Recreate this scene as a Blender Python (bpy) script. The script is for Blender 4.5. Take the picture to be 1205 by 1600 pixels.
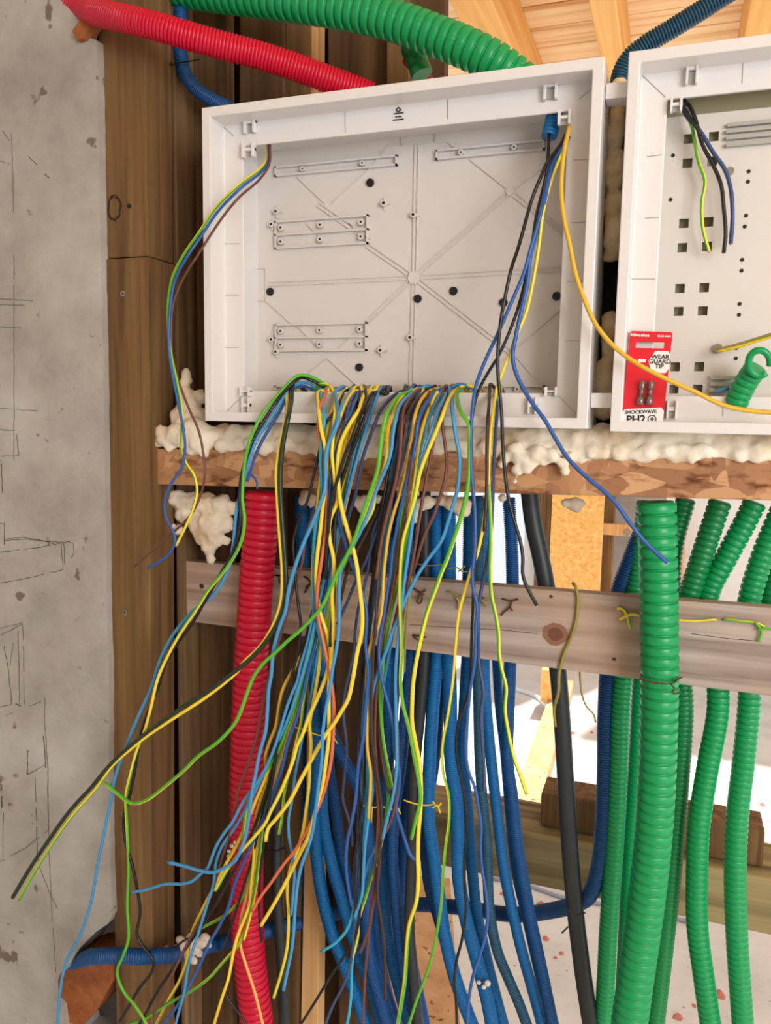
import bpy, bmesh, math, random
import numpy as np
from mathutils import Vector, Matrix
for o in list(bpy.data.objects): bpy.data.objects.remove(o)
random.seed(7); rng = np.random.default_rng(7)
scene = bpy.context.scene
C = scene.collection

# ------------------------------------------------------------ camera
F, PITCH, YAW, ROLL = 1250.0, math.radians(7.012), math.radians(19.6), math.radians(-0.968)
CAM = np.array([0.0, -0.95, 1.50])
def _cam_axes():
    cy, sy, cp, sp = math.cos(YAW), math.sin(YAW), math.cos(PITCH), math.sin(PITCH)
    f = np.array([-sy*cp, cy*cp, -sp]); r = np.array([cy, sy, 0.0]); d = np.cross(f, r)
    return r*math.cos(ROLL)+d*math.sin(ROLL), -r*math.sin(ROLL)+d*math.cos(ROLL), f
CR, CD, CF = _cam_axes()
def P(px, py, Y):
    """point of the vertical plane at depth Y seen at pixel px, py"""
    v = CR*(px-602.5)/F + CD*(py-800)/F + CF
    t = (Y-CAM[1])/v[1]
    return CAM + v*t
def PZ(px, py, Z):
    v = CR*(px-602.5)/F + CD*(py-800)/F + CF
    t = (Z-CAM[2])/v[2]
    return CAM + v*t
def pxm(p, w):
    """metres spanned by w pixels at point p"""
    return w*float(np.dot(np.asarray(p)-CAM, CF))/F
cd = bpy.data.cameras.new('camera'); cam = bpy.data.objects.new('camera', cd); C.objects.link(cam)
cd.sensor_fit = 'VERTICAL'; cd.sensor_height = 36.0; cd.lens = F/1600*36.0
cd.clip_start = 0.02
M = Matrix(((CR[0], -CD[0], -CF[0], CAM[0]), (CR[1], -CD[1], -CF[1], CAM[1]), (CR[2], -CD[2], -CF[2], CAM[2]), (0, 0, 0, 1)))
cam.matrix_world = M
scene.camera = cam

# ------------------------------------------------------------ light
w = bpy.data.worlds.new('sky'); scene.world = w; w.use_nodes = True
bg = w.node_tree.nodes['Background']; bg.inputs[0].default_value = (0.93, 0.965, 1.0, 1); bg.inputs[1].default_value = 1.0
sd = bpy.data.lights.new('sun', 'SUN'); sd.energy = 11.0; sd.angle = math.radians(3); sd.color = (1, .96, .9)
sun = bpy.data.objects.new('sun', sd); C.objects.link(sun)
sun.rotation_euler = Vector((-0.15, -0.38, -0.90)).to_track_quat('-Z', 'Y').to_euler()
def area(name, loc, target, sx, sy, power, col):
    d = bpy.data.lights.new(name, 'AREA'); d.shape = 'RECTANGLE'; d.size = sx; d.size_y = sy; d.energy = power; d.color = col
    o = bpy.data.objects.new(name, d); C.objects.link(o); o.location = loc
    o.rotation_euler = (Vector(target)-Vector(loc)).to_track_quat('-Z', 'Y').to_euler(); return o
area('added_fill', (1.9, -2.3, 1.75), (0, 0.1, 1.25), 1.4, 1.4, 68, (.97, .98, 1.0))  # soft area lamp added behind the camera to light the foreground
scene.view_settings.view_transform = 'Standard'; scene.view_settings.look = 'None'
scene.view_settings.exposure = 0.0; scene.view_settings.gamma = 1.0; scene.view_settings.use_curve_mapping = False

# ------------------------------------------------------------ materials
def lin(c):
    return tuple(((v/255)/12.92 if v/255 <= .04045 else ((v/255+.055)/1.055)**2.4) for v in c)+(1,)
def mat(name, col, rough=.5, metal=0.0, spec=.5):
    m = bpy.data.materials.new(name); m.use_nodes = True
    b = m.node_tree.nodes['Principled BSDF']
    b.inputs['Base Color'].default_value = lin(col); b.inputs['Roughness'].default_value = rough
    b.inputs['Metallic'].default_value = metal; b.inputs['Specular IOR Level'].default_value = spec
    return m
def nodes(m): return m.node_tree, m.node_tree.nodes, m.node_tree.links, m.node_tree.nodes['Principled BSDF']
def ramp(N, stops):
    r = N.new('ShaderNodeValToRGB'); e = r.color_ramp.elements
    e[0].position, e[0].color = stops[0][0], lin(stops[0][1])
    e[1].position, e[1].color = stops[-1][0], lin(stops[-1][1])
    for p, c in stops[1:-1]:
        k = e.new(p); k.color = lin(c)
    return r
def mapping(N, L, scale, loc=(0, 0, 0), rot=(0, 0, 0)):
    t = N.new('ShaderNodeTexCoord'); mp = N.new('ShaderNodeMapping')
    mp.inputs['Scale'].default_value = scale; mp.inputs['Location'].default_value = loc; mp.inputs['Rotation'].default_value = rot
    L.new(t.outputs['Object'], mp.inputs['Vector']); return mp
def wood(name, dark, mid, light, axis='Z', scale=1.0, rough=.75, stain=None, contrast=1.0, shift=(0, 0, 0), knots=0):
    m = mat(name, mid, rough, spec=.25); T, N, L, B = nodes(m)
    st = {'Z': (60, 60, 2.2), 'X': (2.2, 60, 60), 'Y': (60, 2.2, 60)}[axis]
    mp = mapping(N, L, tuple(s*scale for s in st), shift)
    n = N.new('ShaderNodeTexNoise'); n.inputs['Scale'].default_value = 1; n.inputs['Detail'].default_value = 6; n.inputs['Distortion'].default_value = .6
    L.new(mp.outputs[0], n.inputs['Vector'])
    r = ramp(N, [(.28, dark), (.5, mid), (.74, light)]); L.new(n.outputs['Fac'], r.inputs[0])
    out = r.outputs[0]
    mp2 = mapping(N, L, (7, 7, 7), shift)
    n2 = N.new('ShaderNodeTexNoise'); n2.inputs['Detail'].default_value = 5; n2.inputs['Scale'].default_value = 1
    L.new(mp2.outputs[0], n2.inputs['Vector'])
    if stain:
        r2 = ramp(N, [(.42, (0, 0, 0)), (.62, (255, 255, 255))]); L.new(n2.outputs['Fac'], r2.inputs[0])
        mx = N.new('ShaderNodeMix'); mx.data_type = 'RGBA'; mx.inputs[7].default_value = lin(stain)
        k = N.new('ShaderNodeMath'); k.operation = 'MULTIPLY'; k.inputs[1].default_value = contrast
        L.new(r2.outputs[0], k.inputs[0]); L.new(k.outputs[0], mx.inputs[0]); L.new(out, mx.inputs[6]); out = mx.outputs[2]
    if knots:
        v = N.new('ShaderNodeTexVoronoi'); v.inputs['Scale'].default_value = knots
        sm = N.new('ShaderNodeMapping'); t = N.new('ShaderNodeTexCoord'); L.new(t.outputs['Object'], sm.inputs[0])
        sm.inputs['Scale'].default_value = {'Z': (1, 1, .55), 'X': (.55, 1, 1), 'Y': (1, .55, 1)}[axis]
        L.new(sm.outputs[0], v.inputs['Vector'])
        r3 = ramp(N, [(.05, (0, 0, 0)), (.13, (255, 255, 255))]); L.new(v.outputs['Distance'], r3.inputs[0])
        mx = N.new('ShaderNodeMix'); mx.data_type = 'RGBA'; mx.inputs[6].default_value = lin(dark)
        L.new(r3.outputs[0], mx.inputs[0]); L.new(out, mx.inputs[7]); out = mx.outputs[2]
    L.new(out, B.inputs['Base Color'])
    bp = N.new('ShaderNodeBump'); bp.inputs['Strength'].default_value = .25; bp.inputs['Distance'].default_value = .002
    L.new(n.outputs['Fac'], bp.inputs['Height']); L.new(bp.outputs[0], B.inputs['Normal'])
    return m
def mottled(name, cols, scale=6, rough=.9, bump=.3, fine=120, specks=None):
    m = mat(name, cols[1], rough, spec=.2); T, N, L, B = nodes(m)
    mp = mapping(N, L, (scale,)*3)
    n = N.new('ShaderNodeTexNoise'); n.inputs['Scale'].default_value = 1; n.inputs['Detail'].default_value = 8; n.inputs['Roughness'].default_value = .65
    L.new(mp.outputs[0], n.inputs['Vector'])
    r = ramp(N, [(.3, cols[0]), (.5, cols[1]), (.7, cols[2])]); L.new(n.outputs['Fac'], r.inputs[0]); out = r.outputs[0]
    mp2 = mapping(N, L, (fine,)*3); n2 = N.new('ShaderNodeTexNoise'); n2.inputs['Scale'].default_value = 1; n2.inputs['Detail'].default_value = 4
    L.new(mp2.outputs[0], n2.inputs['Vector'])
    if specks:
        mp3 = mapping(N, L, (specks[1],)*3); v = N.new('ShaderNodeTexNoise'); v.inputs['Scale'].default_value = 1; v.inputs['Detail'].default_value = 3
        L.new(mp3.outputs[0], v.inputs['Vector'])
        r3 = ramp(N, [(specks[2], (0, 0, 0)), (specks[2]+.04, (255, 255, 255))]); L.new(v.outputs['Fac'], r3.inputs[0])
        mx = N.new('ShaderNodeMix'); mx.data_type = 'RGBA'; L.new(r3.outputs[0], mx.inputs[0]); L.new(out, mx.inputs[6]); mx.inputs[7].default_value = lin(specks[0]); out = mx.outputs[2]
    L.new(out, B.inputs['Base Color'])
    bp = N.new('ShaderNodeBump'); bp.inputs['Strength'].default_value = bump; bp.inputs['Distance'].default_value = .002
    L.new(n2.outputs['Fac'], bp.inputs['Height']); L.new(bp.outputs[0], B.inputs['Normal'])
    return m
def osb():
    m = mat('oriented strand board', (175, 120, 80), .8, spec=.2); T, N, L, B = nodes(m)
    out = None; prev = None
    for k, (rot, sc) in enumerate([(.5, (16, 1, 48)), (-.9, (42, 1, 15)), (1.3, (14, 1, 40))]):
        mp = mapping(N, L, sc, (k*3.1, 0, k*1.7), (0, rot, 0))
        v = N.new('ShaderNodeTexVoronoi'); v.inputs['Scale'].default_value = 1.1; v.inputs['Randomness'].default_value = 1
        dn = N.new('ShaderNodeTexNoise'); dn.inputs['Scale'].default_value = 1.3; dn.inputs['Detail'].default_value = 5; L.new(mp.outputs[0], dn.inputs['Vector'])
        ad = N.new('ShaderNodeMix'); ad.data_type = 'RGBA'; ad.blend_type = 'LINEAR_LIGHT'; ad.inputs[0].default_value = .35; L.new(mp.outputs[0], ad.inputs[6]); L.new(dn.outputs['Color'], ad.inputs[7])
        L.new(ad.outputs[2], v.inputs['Vector'])
        sp = N.new('ShaderNodeSeparateColor'); L.new(v.outputs['Color'], sp.inputs[0])
        r = ramp(N, [(0.0, (160, 114, 82)), (.35, (176, 128, 92)), (.7, (192, 144, 104)), (1.0, (208, 162, 118))]); L.new(sp.outputs[0], r.inputs[0])
        e = ramp(N, [(.0, (255, 255, 255)), (.06, (255, 255, 255))])
        if prev is None: prev = r.outputs[0]
        else:
            mx = N.new('ShaderNodeMix'); mx.data_type = 'RGBA'
            g = N.new('ShaderNodeMath'); g.operation = 'GREATER_THAN'; g.inputs[1].default_value = .5; L.new(sp.outputs[1], g.inputs[0])
            L.new(g.outputs[0], mx.inputs[0]); L.new(prev, mx.inputs[6]); L.new(r.outputs[0], mx.inputs[7]); prev = mx.outputs[2]
    mp = mapping(N, L, (30, 30, 90)); n = N.new('ShaderNodeTexNoise'); n.inputs['Scale'].default_value = 1; n.inputs['Detail'].default_value = 6; L.new(mp.outputs[0], n.inputs['Vector'])
    r = ramp(N, [(.32, (150, 118, 100)), (.48, (255, 255, 255))]); L.new(n.outputs['Fac'], r.inputs[0])
    mx = N.new('ShaderNodeMix'); mx.data_type = 'RGBA'; mx.blend_type = 'MULTIPLY'; mx.inputs[0].default_value = .9
    L.new(prev, mx.inputs[6]); L.new(r.outputs[0], mx.inputs[7]); L.new(mx.outputs[2], B.inputs['Base Color'])
    bp = N.new('ShaderNodeBump'); bp.inputs['Strength'].default_value = .5; bp.inputs['Distance'].default_value = .003
    L.new(mx.outputs[2], bp.inputs['Height']); L.new(bp.outputs[0], B.inputs['Normal'])
    return m
MT = dict(
    concrete=mottled('cast concrete', [(146, 140, 132), (172, 166, 157), (192, 188, 180)], 5, .95, .35, 150, ((120, 108, 95), 30, .68)),
    post=wood('treated softwood', (84, 60, 36), (116, 86, 52), (138, 108, 70), 'Z', 1.0, knots=0),
    post2=wood('treated softwood, cooler', (86, 64, 42), (116, 90, 60), (140, 112, 78), 'Z', 1.0, shift=(3, 1, 2)),
    board=wood('brown sheathing board', (54, 38, 24), (90, 66, 42), (118, 90, 60), 'Z', .8, shift=(5, 0, 0)),
    stud=wood('fresh pine stud', (188, 134, 84), (214, 166, 112), (232, 190, 138), 'Z', .7, shift=(1, 4, 0)),
    studY=wood('pine rafter', (214, 152, 82), (232, 176, 102), (242, 196, 126), 'Y', .7),
    beamX=wood('treated pine rail', (98, 82, 56), (150, 132, 92), (176, 156, 112), 'X', .8, shift=(2, 7, 1)),
    plank=wood('weathered plank', (128, 110, 100), (170, 154, 144), (200, 188, 178), 'X', .9, stain=(196, 160, 126), contrast=.45, shift=(0, 2, 3)),
    pine=wood('pine lining boards', (206, 150, 96), (242, 208, 160), (250, 224, 184), 'X', .5, knots=5),
    osb=osb(),
    foam=mottled('expanded polyurethane foam', [(208, 178, 140), (236, 222, 198), (246, 238, 222)], 14, .8, .6, 90),
    foam_old=mottled('aged polyurethane foam', [(196, 156, 106), (226, 200, 154), (240, 224, 190)], 14, .8, .6, 90),
    floor=mottled('dusty concrete floor', [(196, 192, 190), (216, 213, 210), (226, 224, 222)], 3, .9, .3, 90, ((150, 128, 112), 60, .70)),
    tan_wood_shade=mottled('tan wood and floor shade', [(170, 122, 82), (196, 150, 108), (212, 170, 130)], 6, .8, .3, 90, ((120, 78, 46), 45, .66)),  # sole plate wood, also the tan that stands for warm floor shade
    wallgrey=mottled('grey fibre board', [(140, 130, 122), (160, 150, 142), (178, 168, 160)], 3, .9, .2),
    wallpale=mottled('pale plaster board', [(200, 198, 196), (214, 212, 210), (224, 222, 220)], 2, .9, .2),
    white=mat('white enclosure plastic', (226, 222, 219), .35),
    white2=mat('white back plate plastic', (214, 208, 203), .45),
    steel=mat('white painted steel', (214, 209, 202), .45),
    rail=mat('galvanised rail', (176, 176, 170), .4, .4),
    dark=mat('black plug plastic', (14, 13, 13), .5),
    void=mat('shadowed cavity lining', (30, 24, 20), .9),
    olive=mat('cavity olive', (160, 152, 120), .8),
    red=mat('red conduit plastic', (204, 0, 48), .38),
    green=mat('green conduit plastic', (0, 152, 84), .36),
    greend=mat('darker green conduit plastic', (0, 128, 66), .36),
    blue=mat('blue conduit plastic', (0, 104, 166), .5),
    blued=mat('deep blue conduit plastic', (0, 74, 134), .5),
    bluegreen=mat('dark petrol conduit plastic', (26, 78, 104), .5),
    blackpipe=mat('black polyethylene pipe', (38, 44, 46), .45),
    yellow=mat('yellow insulation', (246, 214, 56), .38),
    ygreen=mat('green insulation', (86, 176, 40), .38),
    amber=mat('amber insulation', (222, 178, 50), .38),
    olivew=mat('olive insulation', (150, 140, 60), .45),
    lblue=mat('light blue insulation', (66, 146, 198), .38),
    nblue=mat('blue insulation', (40, 88, 158), .38),
    slate=mat('slate blue insulation', (54, 74, 118), .42),
    turq=mat('turquoise insulation', (50, 168, 204), .38),
    black=mat('black insulation', (20, 19, 20), .35),
    dgreen=mat('very dark green insulation', (34, 48, 22), .38),
    brown=mat('brown insulation', (108, 62, 50), .4),
    dbrown=mat('dark brown insulation', (62, 38, 30), .4),
    orange=mat('orange insulation', (222, 110, 66), .4),
    tan=mat('pale orange insulation', (232, 172, 100), .4),
    copper=mat('copper', (214, 150, 120), .3, .8),
    pencil=mat('pencil graphite', (88, 84, 78), .9),
    brick=mottled('orange wood fibre', [(110, 62, 34), (150, 88, 50), (176, 112, 70)], 25, .95, .8, 200),
    plaster=mottled('plaster splatter', [(200, 180, 160), (226, 214, 198), (236, 228, 216)], 30, .9, .6, 150),
    card=mat('red printed card', (214, 22, 44), .35),
    cardw=mat('white print', (236, 234, 232), .4),
    cardk=mat('black print', (24, 22, 24), .4),
    bit=mat('screwdriver bit steel', (140, 128, 126), .3, .7),
    rust=mat('rusty wire', (92, 58, 42), .6, .3),
    screw=mat('zinc screw', (150, 142, 128), .4, .6),
    debris=mat('brick chip', (196, 120, 104), .9),
)

# ------------------------------------------------------------ builders
def put(name, verts, faces, m, parent=None, smooth=False, mats=None, midx=None):
    me = bpy.data.meshes.new(name); me.from_pydata([tuple(v) for v in verts], [], [tuple(f) for f in faces])
    for mm in (mats or [m]): me.materials.append(mm)
    if midx is not None: me.polygons.foreach_set('material_index', midx)
    if smooth: me.polygons.foreach_set('use_smooth', [True]*len(me.polygons))
    me.update(); o = bpy.data.objects.new(name, me); C.objects.link(o)
    if parent is not None: o.parent = parent
    return o
def tag(o, label=None, cat=None, group=None, kind=None):
    if label: o['label'] = label
    if cat: o['category'] = cat
    if group: o['group'] = group
    if kind: o['kind'] = kind
    return o
def empty(name, loc=(0, 0, 0)):
    o = bpy.data.objects.new(name, None); o.empty_display_size = .01; C.objects.link(o); o.location = tuple(loc); return o
def thing(name, label, cat, group=None, loc=None):
    o = empty(name, (0, 0, 0)); tag(o, label, cat, group); return o
class MB:
    def __init__(s): s.v = []; s.f = []; s.m = []
    def add(s, vs, fs, mi=0):
        b = len(s.v); s.v += [tuple(map(float, v)) for v in vs]; s.f += [tuple(i+b for i in f) for f in fs]; s.m += [mi]*len(fs)
    def box(s, a, b, mi=0):
        x0, y0, z0 = a; x1, y1, z1 = b
        s.add([(x0, y0, z0), (x1, y0, z0), (x1, y1, z0), (x0, y1, z0), (x0, y0, z1), (x1, y0, z1), (x1, y1, z1), (x0, y1, z1)],
              [(0, 3, 2, 1), (4, 5, 6, 7), (0, 1, 5, 4), (1, 2, 6, 5), (2, 3, 7, 6), (3, 0, 4, 7)], mi)
    def hexa(s, c, mi=0):   # 4 front corners (ccw) and 4 back corners
        s.add(c, [(0, 1, 2, 3), (7, 6, 5, 4), (0, 4, 5, 1), (1, 5, 6, 2), (2, 6, 7, 3), (3, 7, 4, 0)], mi)
    def bar(s, p, q, width, h0, h1, mi=0):
        """flat bar from p to q lying in the X-Z plane, from depth h0 to h1"""
        p = np.array(p, float); q = np.array(q, float); d = q-p; d[1] = 0; n = np.array([-d[2], 0, d[0]]); n = n/np.linalg.norm(n)*width/2
        c = []
        for Y in (h0, h1):
            for a in (p-n, q-n, q+n, p+n):
                a = a.copy(); a[1] = Y; c.append(a)
        s.hexa(c, mi)
    def cyl(s, c, r, y0, y1, n=14, mi=0, r2=None):
        r2 = r if r2 is None else r2
        vs = [(c[0]+r*math.cos(t), y0, c[2]+r*math.sin(t)) for t in [2*math.pi*k/n for k in range(n)]] + \
             [(c[0]+r2*math.cos(t), y1, c[2]+r2*math.sin(t)) for t in [2*math.pi*k/n for k in range(n)]]
        s.add(vs, [(k, (k+1) % n, n+(k+1) % n, n+k) for k in range(n)]+[tuple(range(n-1, -1, -1)), tuple(range(n, 2*n))], mi)
    def build(s, name, m, parent=None, smooth=False, bevel=0):
        ms = m if isinstance(m, list) else [m]
        o = put(name, s.v, s.f, None, parent, smooth, ms, s.m)
        if bevel:
            b = o.modifiers.new('bevel', 'BEVEL'); b.width = bevel; b.segments = 2; b.limit_method = 'ANGLE'
        return o
def spline(pts, step):
    """centripetal Catmull-Rom through 3-D points, resampled evenly"""
    p = np.array(pts, float)
    keep = [0]+[i for i in range(1, len(p)) if np.linalg.norm(p[i]-p[i-1]) > 1e-5]; p = p[keep]
    if len(p) == 2: p = np.array([p[0], (p[0]+p[1])/2, p[1]])
    p = np.vstack([2*p[0]-p[1], p, 2*p[-1]-p[-2]])
    out = []
    for i in range(1, len(p)-2):
        P0, P1, P2, P3 = p[i-1:i+3]
        t0 = 0; t1 = t0+max(np.linalg.norm(P1-P0), 1e-6)**.5; t2 = t1+max(np.linalg.norm(P2-P1), 1e-6)**.5; t3 = t2+max(np.linalg.norm(P3-P2), 1e-6)**.5
        for t in np.linspace(t1, t2, 14, endpoint=False):
            A1 = (t1-t)/(t1-t0)*P0+(t-t0)/(t1-t0)*P1; A2 = (t2-t)/(t2-t1)*P1+(t-t1)/(t2-t1)*P2; A3 = (t3-t)/(t3-t2)*P2+(t-t2)/(t3-t2)*P3
            B1 = (t2-t)/(t2-t0)*A1+(t-t0)/(t2-t0)*A2; B2 = (t3-t)/(t3-t1)*A2+(t-t1)/(t3-t1)*A3
            out.append((t2-t)/(t2-t1)*B1+(t-t1)/(t2-t1)*B2)
    out.append(p[-2]); out = np.array(out)
    for _ in range(2): out[1:-1] = .25*out[:-2]+.5*out[1:-1]+.25*out[2:]
    d = np.concatenate([[0], np.cumsum(np.linalg.norm(np.diff(out, axis=0), axis=1))])
    n = max(2, int(round(d[-1]/step))+1); s = np.linspace(0, d[-1], n)
    return np.stack([np.interp(s, d, out[:, k]) for k in range(3)], 1), s
def sweep_geo(c, r, n, phase=None):
    N = len(c); T = np.gradient(c, axis=0); T /= np.linalg.norm(T, axis=1)[:, None]
    u = np.cross(T[0], [0, 1, 0.01]); u /= np.linalg.norm(u); U = [u]
    for i in range(1, N):
        u = U[-1]-T[i]*np.dot(U[-1], T[i]); u /= np.linalg.norm(u); U.append(u)
    U = np.array(U); V = np.cross(T, U)
    ang = np.arange(n)*2*np.pi/n
    A = ang[None, :]+(np.zeros(N) if phase is None else phase)[:, None]
    v = c[:, None, :]+(U[:, None, :]*np.cos(A)[..., None]+V[:, None, :]*np.sin(A)[..., None])*np.asarray(r)[:, None, None]
    v = v.reshape(-1, 3)
    i = np.arange(N-1)[:, None]*n; j = np.arange(n)[None, :]; j2 = (j+1) % n
    f = np.stack([i+j, i+j2, i+n+j2, i+n+j], -1).reshape(-1, 4)
    return v, f, T
def fast(name, v, f, caps, mats, midx, parent):
    me = bpy.data.meshes.new(name); nv = len(v); nf = len(f)
    faces = f.reshape(-1); cap = [list(c) for c in caps]
    loops = np.concatenate([faces]+[np.array(c) for c in cap]).astype(np.int32)
    tot = np.concatenate([np.full(nf, 4), [len(c) for c in cap]]).astype(np.int32)
    st = np.concatenate([[0], np.cumsum(tot)[:-1]]).astype(np.int32)
    me.vertices.add(nv); me.vertices.foreach_set('co', v.astype(np.float32).ravel())
    me.loops.add(len(loops)); me.loops.foreach_set('vertex_index', loops)
    me.polygons.add(len(tot)); me.polygons.foreach_set('loop_start', st); me.polygons.foreach_set('loop_total', tot)
    for m in mats: me.materials.append(m)
    if midx is not None: me.polygons.foreach_set('material_index', np.concatenate([midx, np.zeros(len(cap))]).astype(np.int32))
    sm = np.ones(len(tot), bool); sm[nf:] = False
    me.polygons.foreach_set('use_smooth', sm)
    me.update(calc_edges=True); me.validate()
    o = bpy.data.objects.new(name, me); C.objects.link(o)
    if parent is not None: o.parent = parent
    return o
def tube(name, pts, r, m, n=8, step=.006, parent=None, stripe=None, twist=5.0, ph=0.0):
    c, s = spline(pts, step)
    if stripe is not None: n = 10; phase = ph+twist*s
    else: phase = None
    v, f, T = sweep_geo(c, np.full(len(c), r), n, phase)
    mid = None; mats = [m]
    if stripe is not None:
        mats = [m, stripe]; mid = np.tile((np.arange(n) < 4).astype(int), len(c)-1)
    N = len(c)
    return fast(name, v, f, [list(range(n))[::-1], [(N-1)*n+k for k in range(n)]], mats, mid, parent), c, T
PROF_BIG = [(0, .87), (.14, .865), (.20, .975), (.27, 1.0), (.6, 1.004), (.87, 1.0), (.94, .975)]
PROF_SM = [(0, .80), (.26, .81), (.38, 1.0), (.64, 1.005), (.88, .99)]
def corrugated(name, pts, r, pitch, m, big=True, n=18, parent=None, r1=None):
    c0, s0 = spline(pts, .004)
    Ltot = s0[-1]; prof = PROF_BIG if big else PROF_SM
    rings = max(3, int(Ltot/pitch)); pitch = Ltot/rings
    s = []; rr = []
    for k in range(rings):
        for a, q in prof: s.append((k+a)*pitch); rr.append(q)
    s = np.array(s); rr = np.array(rr)
    c = np.stack([np.interp(s, s0, c0[:, k]) for k in range(3)], 1)
    # smooth tangents from the base curve
    base = np.linspace(r, r if r1 is None else r1, len(s))
    v, f, T = sweep_geo(c, rr*base, n)
    # slightly hollow ends
    N = len(c)
    return fast(name, v, f, [list(range(n))[::-1], [(N-1)*n+k for k in range(n)]], [m], None, parent)
# ------------------------------------------------------------ the setting
def struct(o): o['kind'] = 'structure'; return o
def slab(name, outline, y0, y1, m, parent=None):
    """outline of (X, Z) points extruded from depth y0 to y1"""
    n = len(outline); vs = [(x, y0, z) for x, z in outline]+[(x, y1, z) for x, z in outline]
    bm = bmesh.new(); a = [bm.verts.new(v) for v in vs[:n]]; b = [bm.verts.new(v) for v in vs[n:]]
    bm.faces.new(a); bm.faces.new(b[::-1])
    for k in range(n): bm.faces.new((a[k], b[k], b[(k+1) % n], a[(k+1) % n]))
    bmesh.ops.recalc_face_normals(bm, faces=bm.faces); bmesh.ops.triangulate(bm, faces=[f for f in bm.faces if len(f.verts) > 4])
    me = bpy.data.meshes.new(name); bm.to_mesh(me); bm.free(); me.materials.append(m)
    o = bpy.data.objects.new(name, me); C.objects.link(o)
    if parent is not None: o.parent = parent
    return o
WY = .018
def pq(px, py, Y=WY):
    p = P(px, py, Y); return (p[0], p[2])
# floor
b = MB(); b.box((-2.6, -2.8, -.06), (4.2, 5.2, 0.0)); struct(b.build('floor', MT['floor']))
b = MB(); b.box((-2.6, -2.8, 0), (2.6, -2.7, 2.66)); struct(b.build('blocking_wall_front', MT['wallpale']))  # unseen wall added behind the camera to block sky light
b = MB(); b.box((-2.0, -2.7, 0), (-1.9, -.01, 2.66)); struct(b.build('blocking_wall_side', MT['wallpale']))  # unseen wall added on the left so light comes from the right
# concrete wall on the left, its right edge broken out where the conduits leave it
edge = [(122, -60), (118, 0), (124, 22), (134, 42), (137, 58), (150, 62), (152, 110), (155, 300), (158, 420), (162, 600), (165, 800), (167, 960), (168, 1000), (170, 1030), (170, 1200), (172, 1350), (175, 1430),
        (168, 1444), (150, 1456), (136, 1470), (124, 1482), (112, 1500), (104, 1515), (88, 1524), (82, 1540), (84, 1562), (96, 1574), (100, 1600), (104, 1640), (150, 1650), (178, 1660), (190, 1900)]
random.seed(3)
out = []
for i, (x, y) in enumerate(edge):
    out.append(pq(x, y))
    if i < len(edge)-1:
        x2, y2 = edge[i+1]; k = max(1, int(math.hypot(x2-x, y2-y)/14))
        for j in range(1, k):
            t = j/k; jit = random.uniform(-1.2, 1.2) if y > 1440 or y < 64 else random.uniform(-.4, .4); out.append(pq(x+(x2-x)*t+jit, y+(y2-y)*t))
bot = out[-1]
zt = 2.60
outline = [(-1.9, zt), (out[0][0], zt)]+out+[(bot[0], 0.0), (-1.9, 0.0)]
wl = struct(slab('wall_left', outline, WY, 0.10, MT['concrete']))
# pencil sketches on the concrete
def pencil(pts, wpx=1.3):
    P3 = [P(x, y, -.0006) for x, y in pts]; sk = MB()
    for a, q in zip(P3[:-1], P3[1:]): sk.bar(a, q, wpx*.00075, -.0008, -.0001)
    return sk
sk = MB()
def pen(*pts, w=1.2):
    pts = list(pts); dense = []
    for (x, y), (x2, y2) in zip(pts[:-1], pts[1:]):
        k = max(1, int(math.hypot(x2-x, y2-y)/9))
        for j in range(k): dense.append((x+(x2-x)*j/k+random.uniform(-.5, .5), y+(y2-y)*j/k+random.uniform(-.5, .5)))
    dense.append(pts[-1])
    for a, q in zip(dense[:-1], dense[1:]):
        if random.random() < .9: sk.bar(P(*a, WY), P(*q, WY), w*.00078*random.uniform(.6, 1.1), WY-.0006, WY+.0005)
pen((0, 467), (30, 469), (52, 470)); pen((0, 476), (38, 477)); pen((0, 511), (35, 513)); pen((22, 400), (22, 720), w=.7)
pen((0, 672), (24, 672)); pen((26, 678), (30, 712), (2, 713)); pen((2, 720), (4, 770)); pen((0, 638), (60, 642), w=.7)
pen((0, 863), (60, 856), (112, 845)); pen((0, 818), (7, 818), (7, 862)); pen((8, 843), (35, 839), (60, 843), (85, 850)); pen((8, 845), (40, 842), (70, 846), (100, 848)); pen((96, 850), (99, 890), w=.8); pen((100, 848), (102, 892), w=.7)
pen((0, 911), (40, 904), (108, 888)); pen((104, 845), (115, 850), (116, 866), (111, 872), w=.9)
pen((0, 982), (20, 977), (35, 973), (37, 1000), (38, 1080), (38, 1100), (33, 1104), (25, 1099), (30, 1101)); pen((0, 993), (34, 976)); pen((28, 985), (30, 1040), (31, 1100)); pen((6, 1010), (14, 1050), (18, 1100)); pen((0, 1105), (18, 1101)); pen((0, 1122), (30, 1109), (64, 1096)); pen((20, 1005), (16, 1040), w=.8)
pen((70, 1090), (70, 1130), (75, 1200), (76, 1300)); pen((68, 1150), (72, 1200), w=2); pen((43, 1170), (43, 1210), (70, 1196), w=1.6); pen((42, 1210), (44, 1172))
pen((0, 1216), (5, 1270), (5, 1340)); pen((2, 1225), (3, 1262), w=3); pen((0, 1346), (40, 1325), (76, 1296)); pen((55, 1215), (58, 1320), (60, 1345)); pen((75, 1220), (77, 1340), (82, 1440), (88, 1520), w=.8); pen((62, 1355), (80, 1400), (90, 1420), w=.9)
pen((4, 204), (15, 220), w=1); pen((45, 245), (58, 257), w=1.2); pen((70, 272), (77, 278), w=1.6); pen((0, 252), (16, 256), w=.8); pen((18, 210), (22, 340), w=.6); pen((104, 112), (104, 122), w=.6)
sk.build('pencil_sketch', MT['pencil'], wl)
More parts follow.
